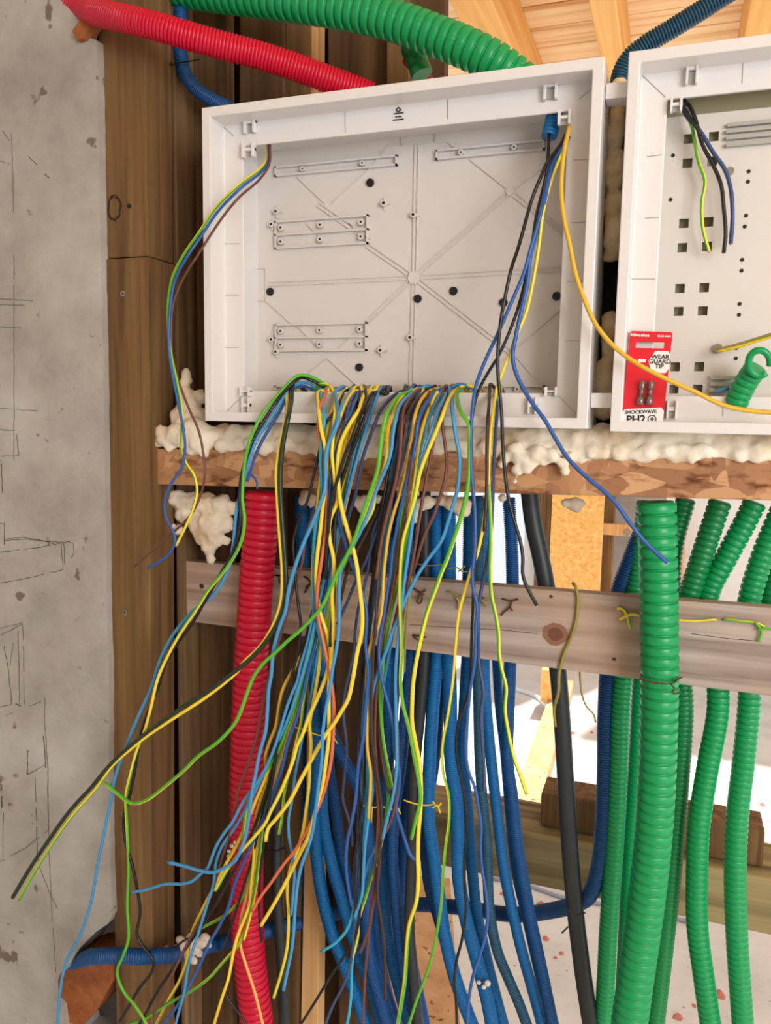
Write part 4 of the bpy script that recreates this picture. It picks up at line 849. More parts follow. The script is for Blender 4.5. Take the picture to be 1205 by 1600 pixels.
wire('ygreen', 6, 'bright green wire at the top of the arch, turning yellow below the ledge', [(745, 606), (728, 602), (714, 608), (706, 616), (698, 631), (690, 653), (681, 676), (671, 699), (663, 719), (656, 740), (649, 777), (639, 813), (631, 841), (628, 863), (626, 891), (625, 930), (626, 963), (628, 1013), (626, 1063), (629, 1096), (639, 1136), (647, 1180), (655, 1223), (657, 1250), (650, 1280), (643, 1311)], w=5.2, stripe='yellow', ph=1.0)
wire('olivew', 0, 'thin olive wire hanging under the bright green one', [(673, 612), (672, 640), (671, 670), (669, 700), (667, 725), (665, 750), (659, 783), (653, 816), (649, 850), (645, 885), (640, 930), (634, 990), (632, 1050)], w=3.2)
wire('brown', 1, 'brown wire from the middle of the lip that crosses the light blue one', [(692, 612), (691, 636), (691, 661), (695, 690), (698, 719), (696, 748), (688, 775), (678, 805), (666, 830), (656, 858), (648, 886), (638, 908), (626, 935), (616, 975), (606, 1015), (598, 1055), (593, 1095), (592, 1130), (597, 1185), (603, 1219), (609, 1240)], w=4.5)
wire('lblue', 5, 'blue wire lying along the left side of the bright green one', [(733, 604), (718, 600), (704, 607), (693, 625), (683, 645), (675, 670), (666, 695), (661, 716), (654, 742), (648, 790), (641, 845), (633, 900), (627, 950), (621, 1010), (618, 1060), (619, 1120), (620, 1180), (619, 1210), (613, 1249), (605, 1279), (598, 1310)], w=5.0)
wire('nblue', 4, 'speckled navy wire in the middle bunch that ends bent at the black pipe', [(695, 606), (680, 612), (670, 626), (660, 641), (653, 661), (650, 686), (646, 711), (640, 736), (634, 758), (629, 783), (623, 808), (619, 833), (614, 858), (611, 891), (606, 920), (600, 963), (595, 988), (592, 1015), (594, 1046), (600, 1076), (608, 1104), (615, 1140), (617, 1176), (624, 1206), (623, 1235), (619, 1263), (626, 1290), (636, 1321), (642, 1337), (650, 1343)], w=5.2)
wire('amber', 4, 'orange yellow wire of the middle bunch, turning left below the plank', [(690, 606), (674, 610), (661, 621), (653, 636), (648, 653), (645, 678), (640, 703), (636, 728), (628, 762), (614, 805), (606, 841), (603, 866), (600, 891), (598, 935), (595, 963), (587, 988), (580, 1005), (575, 1026), (573, 1060), (574, 1120), (574, 1170), (579, 1204), (579, 1229), (577, 1259), (576, 1279)], w=5.0)
wire('dbrown', 5, 'dark brown wire left of the orange yellow one in the middle bunch', [(684, 607), (668, 611), (656, 620), (643, 636), (635, 661), (632, 678), (630, 703), (624, 728), (616, 765), (608, 790), (601, 815), (596, 840), (594, 880), (590, 916), (588, 950), (588, 975), (584, 1010), (582, 1060), (580, 1110), (583, 1165), (589, 1203), (595, 1249), (597, 1289), (593, 1335), (591, 1363), (590, 1398), (597, 1445), (601, 1485), (602, 1524), (602, 1563)], w=4.6)
wire('black', 4, 'black wire in the middle bunch under the amber arch', [(676, 606), (660, 610), (646, 622), (636, 640), (628, 662), (624, 690), (618, 730), (608, 775), (599, 815), (590, 850), (585, 900), (580, 960), (574, 1020), (566, 1080), (562, 1140), (566, 1200), (566, 1260), (559, 1310), (553, 1360), (556, 1420)], w=3.6)
wire('brown', 6, 'reddish brown wire of the middle bunch', [(664, 606), (650, 612), (638, 626), (630, 645), (627, 680), (625, 710), (619, 748), (610, 785), (603, 812), (597, 840), (592, 872), (588, 905)], w=5.0, end=False)
wire('lblue', 9, 'long light blue wire of the middle bunch, its tip low between red and blue conduits', [(668, 603), (653, 609), (640, 617), (632, 624), (623, 637), (618, 656), (614, 678), (612, 700), (606, 724), (596, 747), (586, 772), (575, 803), (561, 835), (549, 857), (538, 876), (532, 893), (530, 920), (530, 971), (526, 1013), (520, 1043), (515, 1079), (508, 1115), (504, 1151), (503, 1185), (498, 1226), (493, 1268), (489, 1295), (482, 1323), (473, 1346), (466, 1375), (462, 1410), (459, 1454), (456, 1483), (450, 1513), (443, 1547)], w=5.2, stripe=None)
wire('yellow', 5, 'yellow wire of the middle bunch beside the light blue one', [(652, 608), (636, 614), (621, 630), (615, 645), (608, 663), (605, 686), (604, 711), (600, 733), (590, 757), (578, 782), (566, 815), (553, 850), (546, 868)], w=5.0, end=False)
gy(10, 'long green and yellow wire that bends far left and ends beside the tall post', [(640, 612), (624, 618), (612, 634), (603, 650), (598, 672), (594, 705), (590, 735), (583, 757), (572, 787), (563, 815), (553, 845), (540, 872), (528, 893), (516, 920), (503, 948), (486, 968), (468, 986), (450, 1001), (430, 1020), (411, 1037), (396, 1058), (386, 1083), (377, 1109), (367, 1130), (342, 1158), (309, 1182), (288, 1203), (256, 1230), (229, 1250), (206, 1255), (181, 1238), (163, 1223)], w=5.6, ph=4.6)
gy(3, 'green wire under the yellow one, merging into the tangle below the ledge', [(633, 612), (618, 624), (606, 645), (600, 680), (597, 700), (592, 736), (586, 762), (586, 778), (583, 796), (573, 815), (558, 838), (545, 868), (530, 900), (518, 935), (511, 980), (506, 1030)], w=4.6, end=False)
wire('slate', 2, 'slate wire arching alone left of the middle bunch', [(640, 612), (628, 611), (616, 618), (603, 630), (593, 645), (583, 670), (575, 691), (568, 711), (563, 736), (558, 760), (554, 778), (546, 803), (540, 830), (534, 870), (528, 910)], w=4.8, end=False)
wire('slate', 1, 'dark slate wire crossing the brown board below the ledge', [(648, 610), (636, 622), (628, 645), (623, 680), (619, 720), (611, 758), (598, 795), (585, 825), (580, 850), (575, 891), (567, 925), (560, 950), (555, 988), (553, 1021), (545, 1055), (538, 1088), (537, 1120), (542, 1170), (538, 1216), (536, 1249), (543, 1273), (550, 1299), (551, 1321)], w=4.2)
wire('dbrown', 1, 'dark brown wire slanting left behind the crossing of blue and yellow', [(640, 612), (629, 628), (624, 660), (620, 700), (612, 740), (598, 780), (585, 808), (573, 831), (558, 860), (543, 893), (535, 926), (529, 955)], w=4.4, end=False)
wire('slate', 1, 'slate wire just behind the same crossing, short of the plank edge', [(656, 612), (645, 640), (636, 690), (624, 740), (605, 790), (586, 840), (570, 880), (556, 908), (544, 938), (533, 962), (527, 975)], w=4.2, end=False)
# centre-left bunch at the lip
wire('black', 6, 'black wire at the right of the left bunch, thick over the foam', [(604, 616), (592, 614), (582, 621), (574, 640), (566, 663), (556, 690), (547, 711), (539, 736), (532, 760), (526, 795), (522, 850), (522, 900), (520, 960), (516, 1010)], w=5.2, end=False)
wire('black', 7, 'second black wire beside the thick one over the foam', [(596, 612), (584, 614), (574, 624), (566, 642), (558, 663), (548, 690), (538, 714), (531, 738), (523, 765), (516, 800), (511, 850), (509, 905)], w=5.0, end=False)
wire('slate', 5, 'slate wire resting on the pair of black wires', [(600, 608), (590, 613), (583, 622), (577, 640), (571, 655), (562, 680)], w=4.6, end=False)
wire('yellow', 7, 'amber yellow wire curving over the lip, then bowing right in front of the plank', [(586, 612), (576, 609), (566, 624), (561, 641), (551, 656), (541, 673), (533, 691), (529, 711), (528, 736), (529, 758), (531, 777), (536, 803), (544, 831), (552, 858), (558, 886), (562, 920), (566, 955), (565, 988), (558, 1021), (551, 1063), (544, 1093), (535, 1109), (525, 1126), (509, 1148), (489, 1183), (469, 1220), (453, 1251), (430, 1281), (419, 1294), (415, 1314)], w=6.0)
wire('yellow', 6, 'yellow wire left of the amber one, its tip low beside the red conduit', [(566, 612), (554, 612), (545, 622), (536, 640), (528, 660), (521, 680), (518, 700), (520, 720), (524, 750), (528, 770), (526, 788), (518, 805), (514, 823), (516, 848), (521, 870), (522, 894), (519, 930), (521, 971), (519, 1005), (516, 1040), (514, 1080), (514, 1115), (514, 1151), (509, 1193), (503, 1235), (491, 1275), (483, 1305), (473, 1325), (461, 1350), (446, 1380), (428, 1413), (408, 1446)], w=5.8)
wire('nblue', 5, 'blue wire from the left bunch that runs straight down the brown board', [(575, 610), (563, 614), (555, 628), (546, 650), (536, 673), (531, 690), (527, 715), (524, 745), (524, 775), (527, 797), (533, 825), (542, 858), (551, 885), (560, 910), (569, 935), (573, 963), (571, 1005), (575, 1046), (573, 1088), (571, 1110), (568, 1150), (560, 1196), (557, 1239), (550, 1283), (543, 1313), (541, 1355), (545, 1388), (550, 1415)], w=5.2)
wire('slate', 6, 'slate wire in the dark middle of the left bunch', [(556, 614), (548, 626), (543, 645), (538, 668), (530, 690), (524, 712), (518, 740), (514, 780), (512, 830)], w=4.8, end=False)
wire('amber', 5, 'short amber bend at the lip left of the dark wires', [(560, 610), (548, 613), (538, 624), (533, 638), (530, 656)], w=5.2, end=False)
wire('black', 5, 'black wire rising over the lip in the left bunch', [(550, 606), (538, 612), (531, 628), (521, 645), (509, 662), (502, 690), (496, 720), (489, 748), (483, 775), (475, 796), (463, 825), (458, 847), (460, 880), (463, 916), (466, 945), (470, 976), (468, 1005), (463, 1030), (456, 1055), (450, 1079), (441, 1104), (436, 1145), (430, 1190), (424, 1230), (417, 1268), (412, 1319), (407, 1359), (405, 1405), (406, 1440), (409, 1472)], w=4.2)
wire('brown', 4, 'brown wire that slants left beside the light blue one over the plank', [(562, 616), (545, 640), (530, 665), (518, 695), (509, 722), (503, 748), (494, 790), (483, 821), (476, 850), (472, 880), (465, 900), (457, 925), (448, 960), (441, 983), (435, 1004), (423, 1046), (415, 1079), (409, 1109), (403, 1143), (395, 1171), (385, 1201), (373, 1233), (368, 1259), (362, 1293), (355, 1315), (347, 1340), (338, 1371), (331, 1394), (319, 1424), (303, 1455), (290, 1480), (276, 1508), (262, 1536), (250, 1566), (240, 1585)], w=4.6)
wire('orange', 6, 'orange copper coloured wire from the left bunch, tip cut slanting at the red conduit', [(508, 618), (499, 640), (498, 665), (500, 695), (505, 725), (509, 752), (511, 785), (509, 830), (502, 880), (496, 925), (497, 963), (504, 996), (511, 1030), (516, 1058), (520, 1082), (522, 1110), (521, 1143), (518, 1185), (511, 1220), (500, 1255), (486, 1286), (473, 1310), (460, 1330), (443, 1351), (423, 1380), (406, 1403), (394, 1424)], w=5.0)
yg(6, 'yellow and green wire at the far left of the left bunch', [(510, 612), (499, 611), (498, 640), (502, 672), (508, 698), (510, 735), (507, 770), (504, 795), (501, 825), (496, 866), (494, 900), (496, 936), (501, 960), (509, 983), (514, 1003), (515, 1028), (510, 1055), (503, 1074), (493, 1098), (483, 1119), (473, 1147), (464, 1166), (459, 1185), (450, 1210), (436, 1243), (423, 1268), (415, 1286), (397, 1308), (375, 1333), (355, 1359), (337, 1391)], w=5.6)
wire('turq', 5, 'turquoise wire of the left bunch, bright against the plank', [(512, 606), (503, 611), (503, 630), (507, 655), (504, 680), (501, 720), (503, 755), (503, 783), (494, 821), (491, 860), (491, 900), (489, 933), (491, 963), (498, 988), (504, 1010), (510, 1035)], w=5.0, end=False)
gy(6, 'green wire arching over the others at the left bunch', [(490, 616, .06), (494, 605, .055), (503, 600, .05), (513, 602), (521, 612), (524, 630), (523, 655), (521, 680), (519, 710), (522, 738), (524, 760)], w=5.4, end=False)
wire('lblue', 8, 'long light blue wire of the left bunch, crossing the red conduit to the left', [(532, 606), (524, 612), (527, 633), (528, 661), (520, 678), (513, 695), (509, 715), (509, 745), (507, 768), (500, 788), (489, 816), (476, 845), (466, 871), (458, 896), (451, 922), (446, 955), (438, 976), (431, 1000), (426, 1023), (424, 1055), (420, 1075), (418, 1108), (415, 1143), (406, 1175), (400, 1206), (393, 1243), (389, 1276), (384, 1305), (377, 1325), (368, 1344), (349, 1357), (331, 1363), (308, 1359), (288, 1353), (263, 1347)], w=5.6)
yg(3, 'yellow wire of the left bunch fading to green near the red conduit', [(538, 612), (520, 640), (510, 680), (505, 720), (500, 760), (494, 810), (491, 850), (489, 883), (488, 947), (484, 980), (481, 1013), (476, 1046), (470, 1071), (463, 1095), (457, 1118), (448, 1140), (438, 1166), (425, 1190), (410, 1213), (396, 1236), (387, 1256), (383, 1276), (380, 1312)], w=5.2)
wire('lblue', 5, 'blue wire that crosses the red conduit and trails far left on the tall post', [(545, 616), (528, 650), (514, 700), (506, 760), (500, 840), (494, 920), (486, 980), (478, 1013), (470, 1038), (465, 1063), (456, 1084), (448, 1106), (441, 1130), (430, 1165), (420, 1190), (406, 1216), (393, 1235), (377, 1258), (363, 1285), (350, 1302), (338, 1322), (331, 1340), (324, 1357), (315, 1364), (300, 1377), (284, 1381), (259, 1381), (232, 1389), (206, 1394)], w=5.0, stripe=None)
wire('amber', 2, 'amber wire that turns yellow and runs down over the red conduit to the bottom edge', [(550, 614), (532, 660), (516, 710), (508, 780), (502, 860), (494, 940), (484, 990), (468, 1030), (450, 1060), (441, 1080), (436, 1104), (431, 1135), (421, 1160), (415, 1181), (416, 1205), (417, 1223), (408, 1248), (401, 1273), (398, 1310), (396, 1350), (393, 1380), (390, 1413), (381, 1438), (372, 1460), (366, 1482), (357, 1529), (347, 1559), (332, 1610)], w=5.2, stripe='yellow')
wire('nblue', 3, 'navy wire behind the yellow ones, reaching the bottom edge left of the red conduit', [(558, 618), (534, 680), (522, 740), (514, 830), (508, 920), (496, 990), (482, 1045), (472, 1090), (463, 1125), (455, 1146), (448, 1168), (441, 1201), (433, 1223), (423, 1251), (410, 1282), (400, 1305), (388, 1330), (379, 1352), (367, 1380), (357, 1417), (343, 1446), (327, 1474), (314, 1503), (296, 1539), (280, 1567), (252, 1605)], w=5.2)
gy(1, 'yellow wire with a green flank, its short tip near the black pipe in the shade', [(562, 622), (540, 690), (525, 780), (515, 880), (506, 950), (496, 1000), (486, 1032), (479, 1063), (474, 1095), (470, 1130), (463, 1158), (456, 1190), (448, 1222), (443, 1251), (441, 1276), (436, 1303)], w=4.6, ph=2.8)
yg(2, 'yellow wire of the tangle with its cut tip low down between red and blue conduits', [(548, 622), (534, 690), (524, 780), (518, 860), (512, 925), (507, 970), (501, 1013), (498, 1046), (493, 1079), (488, 1108), (484, 1130), (486, 1160), (484, 1193), (483, 1226), (479, 1260), (473, 1300), (466, 1325), (454, 1355), (449, 1386), (451, 1430), (449, 1479), (439, 1523), (428, 1559)], w=5.0)
wire('lblue', 2, 'thin blue wire hanging behind the yellow ones left of the pale stud', [(580, 622), (556, 700), (536, 800), (516, 900), (500, 1000), (484, 1100), (473, 1150), (465, 1190), (460, 1218), (456, 1251), (451, 1280), (452, 1310), (457, 1335), (460, 1363), (458, 1396), (455, 1430)], w=4.6)
wire('yellow', 1, 'yellow wire bending off left low down to an olive length above the level conduit', [(570, 616), (546, 690), (524, 790), (502, 900), (480, 1010), (452, 1110), (425, 1190), (400, 1250), (376, 1308), (352, 1352), (337, 1382), (324, 1406), (308, 1438), (297, 1466), (292, 1500), (280, 1533), (263, 1563), (240, 1610)], w=5.4, stripe='olivew', ph=.5)
wire('lblue', 4, 'light blue wire crossing the plaster splash down to the bottom edge', [(590, 618), (566, 690), (538, 790), (508, 900), (484, 1010), (455, 1110), (420, 1190), (392, 1250), (370, 1288), (345, 1326), (337, 1351), (334, 1380), (324, 1412), (309, 1461), (302, 1482), (293, 1516), (288, 1549), (280, 1579), (271, 1612)], w=4.8)
yg(0, 'yellow green wire whose tip points left above the level blue conduit', [(575, 620), (545, 720), (515, 850), (490, 980), (458, 1110), (425, 1210), (404, 1290), (392, 1350), (383, 1396), (363, 1420), (347, 1433), (313, 1451)], w=4.6)
yg(1, 'yellow green wire curling left at the bottom below the level blue conduit', [(583, 620), (552, 720), (520, 850), (494, 980), (462, 1110), (430, 1210), (408, 1290), (398, 1360), (390, 1430), (374, 1474), (358, 1493), (343, 1510), (329, 1526), (313, 1539), (296, 1550), (280, 1559), (263, 1568), (246, 1579), (222, 1594), (190, 1604)], w=4.8)
wire('black', 3, 'black wire passing the plaster splash down to the bottom left', [(568, 628), (536, 740), (508, 870), (480, 990), (450, 1110), (424, 1210), (402, 1280), (383, 1325), (364, 1364), (344, 1402), (320, 1440), (292, 1480), (268, 1517), (246, 1549), (230, 1579), (214, 1606)], w=4.6)
wire('black', 2, 'thin black wire looping at the left side of the red conduit bottom', [(560, 630), (528, 760), (500, 900), (470, 1040), (440, 1150), (415, 1250), (394, 1340), (376, 1400), (359, 1455), (348, 1491), (344, 1525), (348, 1541), (359, 1564), (380, 1592), (392, 1612)], w=3.8)
wire('tan', 1, 'pale orange wire over the bottom of the red conduit, reaching the bottom edge', [(586, 624), (552, 740), (520, 880), (490, 1010), (456, 1130), (426, 1230), (402, 1320), (388, 1390), (376, 1440), (376, 1478), (385, 1509), (399, 1553), (413, 1610)], w=4.8)
yg(2, 'yellow wire ending above the pale orange one on the red conduit', [(548, 626), (530, 700), (514, 800), (502, 900), (488, 1000), (464, 1100), (438, 1180), (420, 1230), (412, 1280), (407, 1330), (399, 1390), (391, 1430), (381, 1468)], w=5.0)
# lower middle
wire('lblue', 0, 'light blue wire joining another in a fork below the lower tie, tip right', [(690, 612), (668, 660), (652, 730), (642, 820), (628, 920), (608, 1020), (597, 1090), (597, 1150), (602, 1212), (606, 1250), (604, 1288), (588, 1321), (576, 1346), (569, 1371)], w=4.8, end=False)
gy(1, 'green wire whose white tip hangs in front of the blue conduits low in the middle', [(683, 612), (660, 670), (646, 760), (630, 870), (606, 980), (594, 1060), (596, 1130), (601, 1170), (607, 1210), (604, 1270), (597, 1310), (589, 1343), (579, 1373), (571, 1402), (560, 1437), (559, 1462), (553, 1487), (546, 1508)], w=5.2)
wire('turq', 0, 'short bright blue tip pointing left low in the middle', [(640, 618), (618, 700), (600, 820), (580, 960), (566, 1100), (566, 1220), (562, 1320), (556, 1400), (547, 1442), (537, 1460), (523, 1474), (502, 1487)], w=4.8)
wire('turq', 0, 'turquoise wire reaching the bottom edge in the middle', [(650, 618), (626, 700), (606, 820), (588, 960), (574, 1100), (574, 1220), (568, 1320), (562, 1400), (556, 1450), (550, 1509), (549, 1549), (546, 1580), (540, 1612)], w=4.6)
wire('slate', 2, 'slate wire reaching the bottom edge just left of the turquoise one', [(636, 622), (616, 720), (596, 860), (576, 1000), (562, 1140), (560, 1280), (556, 1400), (549, 1500), (537, 1539), (521, 1569), (504, 1612)], w=4.2)
wire('black', 2, 'black wire slanting across the pale stud at the bottom', [(630, 622), (606, 740), (586, 880), (568, 1020), (560, 1160), (563, 1290), (564, 1400), (555, 1465), (537, 1496), (517, 1525), (494, 1563), (468, 1604)], w=4.2)
wire('brown', 3, 'grey brown wire with a bare tip among the lower blue conduits', [(676, 616), (650, 690), (634, 800), (614, 920), (590, 1040), (582, 1150), (590, 1240), (594, 1320), (590, 1380), (582, 1420), (577, 1450), (563, 1489)], w=4.4)
wire('brown', 3, 'grey brown wire reaching the bottom edge among the lower blue conduits', [(669, 616), (646, 690), (628, 800), (608, 920), (592, 1040), (586, 1150), (592, 1240), (588, 1330), (580, 1420), (575, 1475), (571, 1519), (568, 1579), (567, 1612)], w=4.0)
wire('brown', 3, 'brown wire ending with a copper glint left of the deep blue conduit', [(700, 612), (680, 680), (664, 760), (648, 860), (630, 960), (618, 1060), (622, 1160), (620, 1230), (615, 1269), (605, 1295), (596, 1312)], w=4.4)
gy(2, 'green wire in the shade behind the brown ones, ending at the lower tie', [(660, 614), (640, 720), (620, 860), (604, 980), (597, 1070), (597, 1140), (601, 1170), (609, 1210), (613, 1232)], w=4.6)
# long group leaving the lip at the far left
wire('ygreen', 2, 'long yellow and green wire arching highest over the lip and hanging to the lower left', [(510, 602, .06), (502, 597, .05), (489, 590, .04), (474, 586, .03), (463, 588, .022), (450, 600, .015), (438, 613, .005), (425, 628, -.005), (411, 645, -.014), (400, 666, -.02), (390, 690), (383, 720), (380, 750), (379, 783), (382, 808), (380, 833), (372, 858), (352, 890), (325, 923), (309, 949), (280, 992), (260, 1029), (246, 1062), (236, 1105), (226, 1142), (214, 1172), (205, 1205), (197, 1243), (199, 1300), (201, 1359), (199, 1416), (201, 1466), (193, 1492), (183, 1519), (193, 1549), (209, 1569), (222, 1588), (234, 1612)], stripe='yellow', ph=3.4, Y=-.032, src='n', w=5.6)
wire('black', 2, 'long black wire of the left group, winding down the tall post', [(508, 606, .055), (490, 596, .045), (474, 590, .035), (463, 594, .02), (448, 608, .01), (432, 628, -.005), (414, 655, -.014), (396, 686, -.022), (386, 712), (378, 740), (374, 775), (376, 808), (366, 858), (344, 898), (320, 940), (299, 976), (279, 1003), (262, 1029), (246, 1076), (229, 1119), (219, 1152), (212, 1196), (203, 1243), (193, 1276), (196, 1316), (206, 1349), (214, 1389), (219, 1426), (214, 1462), (226, 1482), (239, 1499), (237, 1519), (219, 1542), (203, 1569), (186, 1597)], Y=-.028, src='n', w=5.6, end=False)
wire('lblue', 2, 'long blue wire of the left group, trailing over the concrete wall to the bottom edge', [(500, 612, .06), (486, 600, .05), (470, 598, .035), (455, 606, .02), (443, 620, .005), (431, 641, -.006), (418, 661, -.014), (403, 682, -.018), (392, 710), (385, 735), (377, 765), (370, 795), (367, 825), (364, 855), (357, 888), (335, 928), (301, 956), (271, 991), (250, 1032), (236, 1076), (216, 1119), (199, 1162), (181, 1210), (173, 1250), (163, 1300), (153, 1349), (143, 1406), (126, 1459), (103, 1505), (94, 1549), (89, 1612)], Y=-.024, src='n', w=6.0, stripe=None)
wire('nblue', 1, 'short second blue wire riding beside the long one over the ledge', [(494, 612, .062), (478, 604, .05), (462, 606, .03), (448, 622, .012), (436, 645, -.004), (422, 668, -.014), (409, 690, -.016), (398, 715), (392, 735), (386, 752)], Y=-.018, src='n', w=5.2, end=False)
wire('dgreen', 4, 'long dark green wire swinging left across the red conduit to the concrete wall', [(478, 612, .06), (466, 600, .045), (457, 604, .02), (455, 628, -.005), (450, 653), (445, 678), (441, 703), (438, 736), (438, 765), (440, 800), (443, 841), (446, 883), (447, 920), (444, 945), (437, 967), (426, 988), (410, 1010), (393, 1028), (366, 1050), (332, 1076), (286, 1105), (252, 1129), (213, 1158), (173, 1194), (143, 1230), (110, 1266), (76, 1313), (48, 1355), (20, 1402)], Y=-.040, src='n', w=8.0)
yg(4, 'yellow wire running along the underside of the long dark green one', [(468, 613, .06), (458, 604, .04), (449, 612, .015), (449, 640, -.005), (443, 670), (437, 700), (432, 740), (433, 765), (435, 800), (438, 845), (441, 883), (441, 925), (437, 950), (428, 975), (416, 997), (403, 1014), (380, 1036), (372, 1048), (352, 1066), (315, 1094), (284, 1114), (234, 1147), (201, 1173), (176, 1196), (149, 1233), (116, 1270), (83, 1316), (57, 1357), (29, 1406)], Y=-.038, src='n', w=6.4)
# frayed blue tie on the left group
for i, q in enumerate([[(388, 738), (395, 744), (401, 752), (402, 764)]]):
    o, c_, t_ = tube('blue_tie', path(q, -.016), .0016, MT['nblue'], 6, .002); tag(o, 'frayed blue tie end on the left wire group above the red conduit', 'tie')
# wires inside the right enclosure
wire('black', 0, 'black wire hanging inside the right enclosure', [(1068, 155, .05), (1078, 166, .045), (1088, 190, .04), (1097, 224, .04), (1115, 259, .04), (1127, 289, .04), (1131, 324, .04), (1134, 365, .04), (1131, 395, .04)], src='n', Y=.04, w=5.0)
wire('slate', 0, 'slate blue wire hanging beside the black one inside the right enclosure', [(1071, 172, .05), (1082, 190, .045), (1095, 206, .045), (1115, 239, .045), (1133, 265, .045), (1142, 295, .045), (1145, 339, .045), (1142, 381, .045)], src='n', Y=.045, w=5.2)
wire('black', 0, 'short black wire twisted round the others in the right enclosure corner', [(1073, 160, .042), (1068, 172, .038), (1076, 186, .034), (1088, 198, .034), (1096, 212, .036)], src='n', Y=.04, w=4.4, end=False)
yg(0, 'thin yellow green wire hanging inside the right enclosure', [(1074, 180, .05), (1082, 200, .045), (1086, 222, .045), (1092, 253, .045), (1102, 283, .045), (1097, 315, .045), (1098, 353, .045), (1108, 393, .045)], src='n', Y=.045, w=4.4)
wire('olivew', 0, 'stiff olive yellow rod across the right enclosure, beside the green ring', [(1121, 548, .04), (1150, 541, .035), (1180, 532, .03), (1225, 518, .02)], src='n', Y=.03, w=7, stripe='yellow')
# tie wires
def tie(label, strands, Y=YP-.003, m='olivew', w=3.0, stripe=None):
    o0 = None
    for i, s in enumerate(strands):
        p3 = path(s, Y-.0012*i)
        if o0 is None:
            o0 = empty('tie_wire'); tag(o0, label, 'tie', 'tie wires round the conduits and plank')
        tube('strand', p3, pxm(p3[0], w)/2, MT[m], 6, .002, o0, MT[stripe] if stripe else None, 20)
yh = YP+.004
tie('loose olive wire hung over the top of the plank and hanging down its face', [[(896, 914, YP+.02), (896, 911, YP+.008), (900, 918), (903, 932), (901, 965), (893, 995), (882, 1020), (874, 1052), (873, 1080), (866, 1108, .13), (868, 1135, .14)]], w=5.0)
tie('thin olive wire hanging below the plank right of the thick black pipe', [[(906, 1050, .13), (909, 1083, .13), (916, 1103, .13), (927, 1115, .13), (931, 1128, .14)]], w=3.0)
tie('green knotted wire on the plank left of the very thick green conduit', [[(965, 953, yh), (968, 950), (975, 953), (980, 963), (986, 982)], [(968, 968), (978, 963), (988, 960), (1004, 963, .108)]], m='ygreen', w=5, stripe='yellow')
tie('straight yellow green wire on the plank right of the very thick green conduit', [[(1060, 969), (1090, 970), (1116, 968), (1120, 970, yh)]], m='ygreen', w=4, stripe='yellow')
tie('yellow tie with a knot on the plank near the right edge', [[(1128, 969, yh), (1133, 968), (1160, 971), (1184, 974), (1195, 980)], [(1180, 972), (1190, 985), (1186, 1003)], [(1184, 984), (1196, 982), (1208, 984)]], m='yellow', w=4.2, stripe='ygreen')
tie('rusty wire with a twist round the very thick green conduit at the plank edge', [[(1000, 1060, .04), (1010, 1064, .036), (1030, 1068, .033), (1050, 1068, .040), (1058, 1063, .06)], [(1048, 1068, .036), (1054, 1076, .036), (1050, 1082, .038), (1058, 1084, .038), (1064, 1080, .04)], [(1056, 1063, .05), (1062, 1060, .06), (1066, 1058, .11)]], m='rust', w=2.6)
tie('yellow looped knot on the plank left of centre', [[(628, 912, yh), (636, 916), (648, 920), (660, 925), (666, 921)], [(650, 921), (656, 927), (664, 929)], [(657, 925), (660, 935), (656, 943), (652, 940), (655, 930)]], m='olivew', w=2.8, stripe='rust')
tie('long dark and yellow tie on the plank under the yellow wire', [[(692, 924, yh), (704, 925), (718, 931), (735, 935), (748, 932), (760, 936)], [(712, 933), (717, 940), (715, 952)], [(752, 934), (757, 942), (762, 948)], [(755, 936), (770, 937), (776, 935)]], m='rust', w=2.8, stripe='olivew')
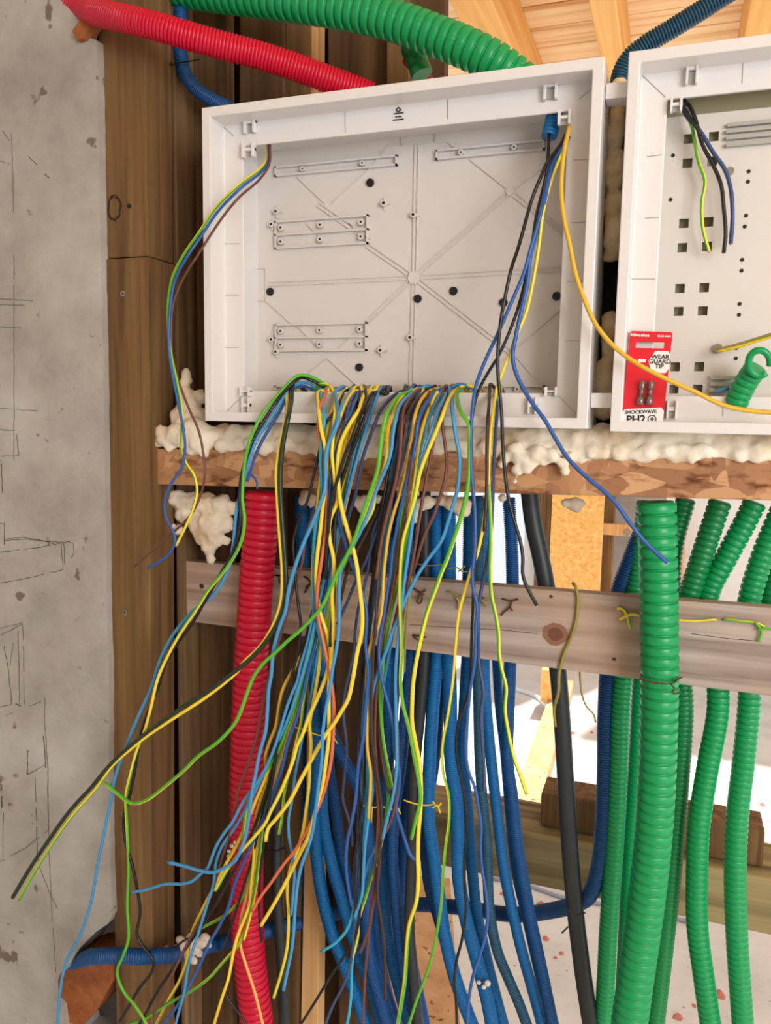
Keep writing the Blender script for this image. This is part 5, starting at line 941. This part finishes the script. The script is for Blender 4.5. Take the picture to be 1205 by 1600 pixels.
tie('rusty twisted tie on the plank right of the yellow wire', [[(781, 934, yh), (790, 937), (800, 939), (810, 936)], [(800, 939), (797, 948), (787, 957), (783, 962)], [(797, 948), (801, 955)]], m='rust', w=3.0)
tie('black tie knot on the plank between the light blue and yellow wires', [[(472, 901, yh), (480, 903), (486, 911)], [(478, 918), (486, 911), (488, 906)], [(476, 926), (482, 917)]], m='black', w=3)
tie('black tie knot on the plank just right of the red conduit', [[(430, 899), (440, 900), (452, 903)], [(436, 902), (438, 912)]], m='black', w=2.8)
tie('rust stained tie hole low on the plank', [[(642, 992, yh), (650, 993), (666, 996)], [(646, 994), (653, 1000)]], m='rust', w=3)
tie('fine yellow wire round the blue conduits just above the plank', [[(652, 881), (672, 884), (690, 882), (700, 882)], [(700, 888), (715, 887), (722, 893), (731, 893)], [(716, 893), (722, 889), (727, 884)]], Y=.155, m='olivew', w=2)
tie('pale tie round the conduits under the wires, left of the brown board', [[(455, 1135), (475, 1140), (500, 1149), (512, 1146), (524, 1147)], [(521, 1152), (528, 1162)]], Y=.12, m='yellow', w=2.2)
tie('pale tie round the conduits under the wires, right of the brown board', [[(556, 1255), (575, 1261), (600, 1261), (622, 1268)], [(582, 1260), (580, 1285)], [(622, 1262), (626, 1272)]], Y=.13, m='yellow', w=2.2)
tie('yellow tie with a star knot round the blue conduit, right of the black pipe', [[(631, 1250), (650, 1256), (664, 1258), (680, 1256)], [(676, 1252), (684, 1260), (690, 1254)], [(684, 1258), (688, 1270)], [(684, 1257), (676, 1262)]], Y=.135, m='olivew', w=2.6, stripe='yellow')
tie('dark tie strap round the thick black pipe near the bottom', [[(886, 1421), (900, 1429), (915, 1426)], [(888, 1448), (878, 1458)]], Y=.13, m='black', w=2.6)
tie('black tie round the pipe in the shade behind the red conduit', [[(415, 1328), (430, 1329), (446, 1326)], [(436, 1330), (446, 1320)]], Y=.10, m='black', w=2.6)
tie('black tie holding the blue conduit left of the enclosures', [[(266, 102), (280, 98), (295, 96), (312, 93)], [(266, 98), (270, 104)]], Y=.09, m='black', w=2.2)
tie('brown wire stub lying on the plaster splash', [[(275, 1481), (284, 1472), (296, 1465)]], Y=.035, m='dbrown', w=3.4)
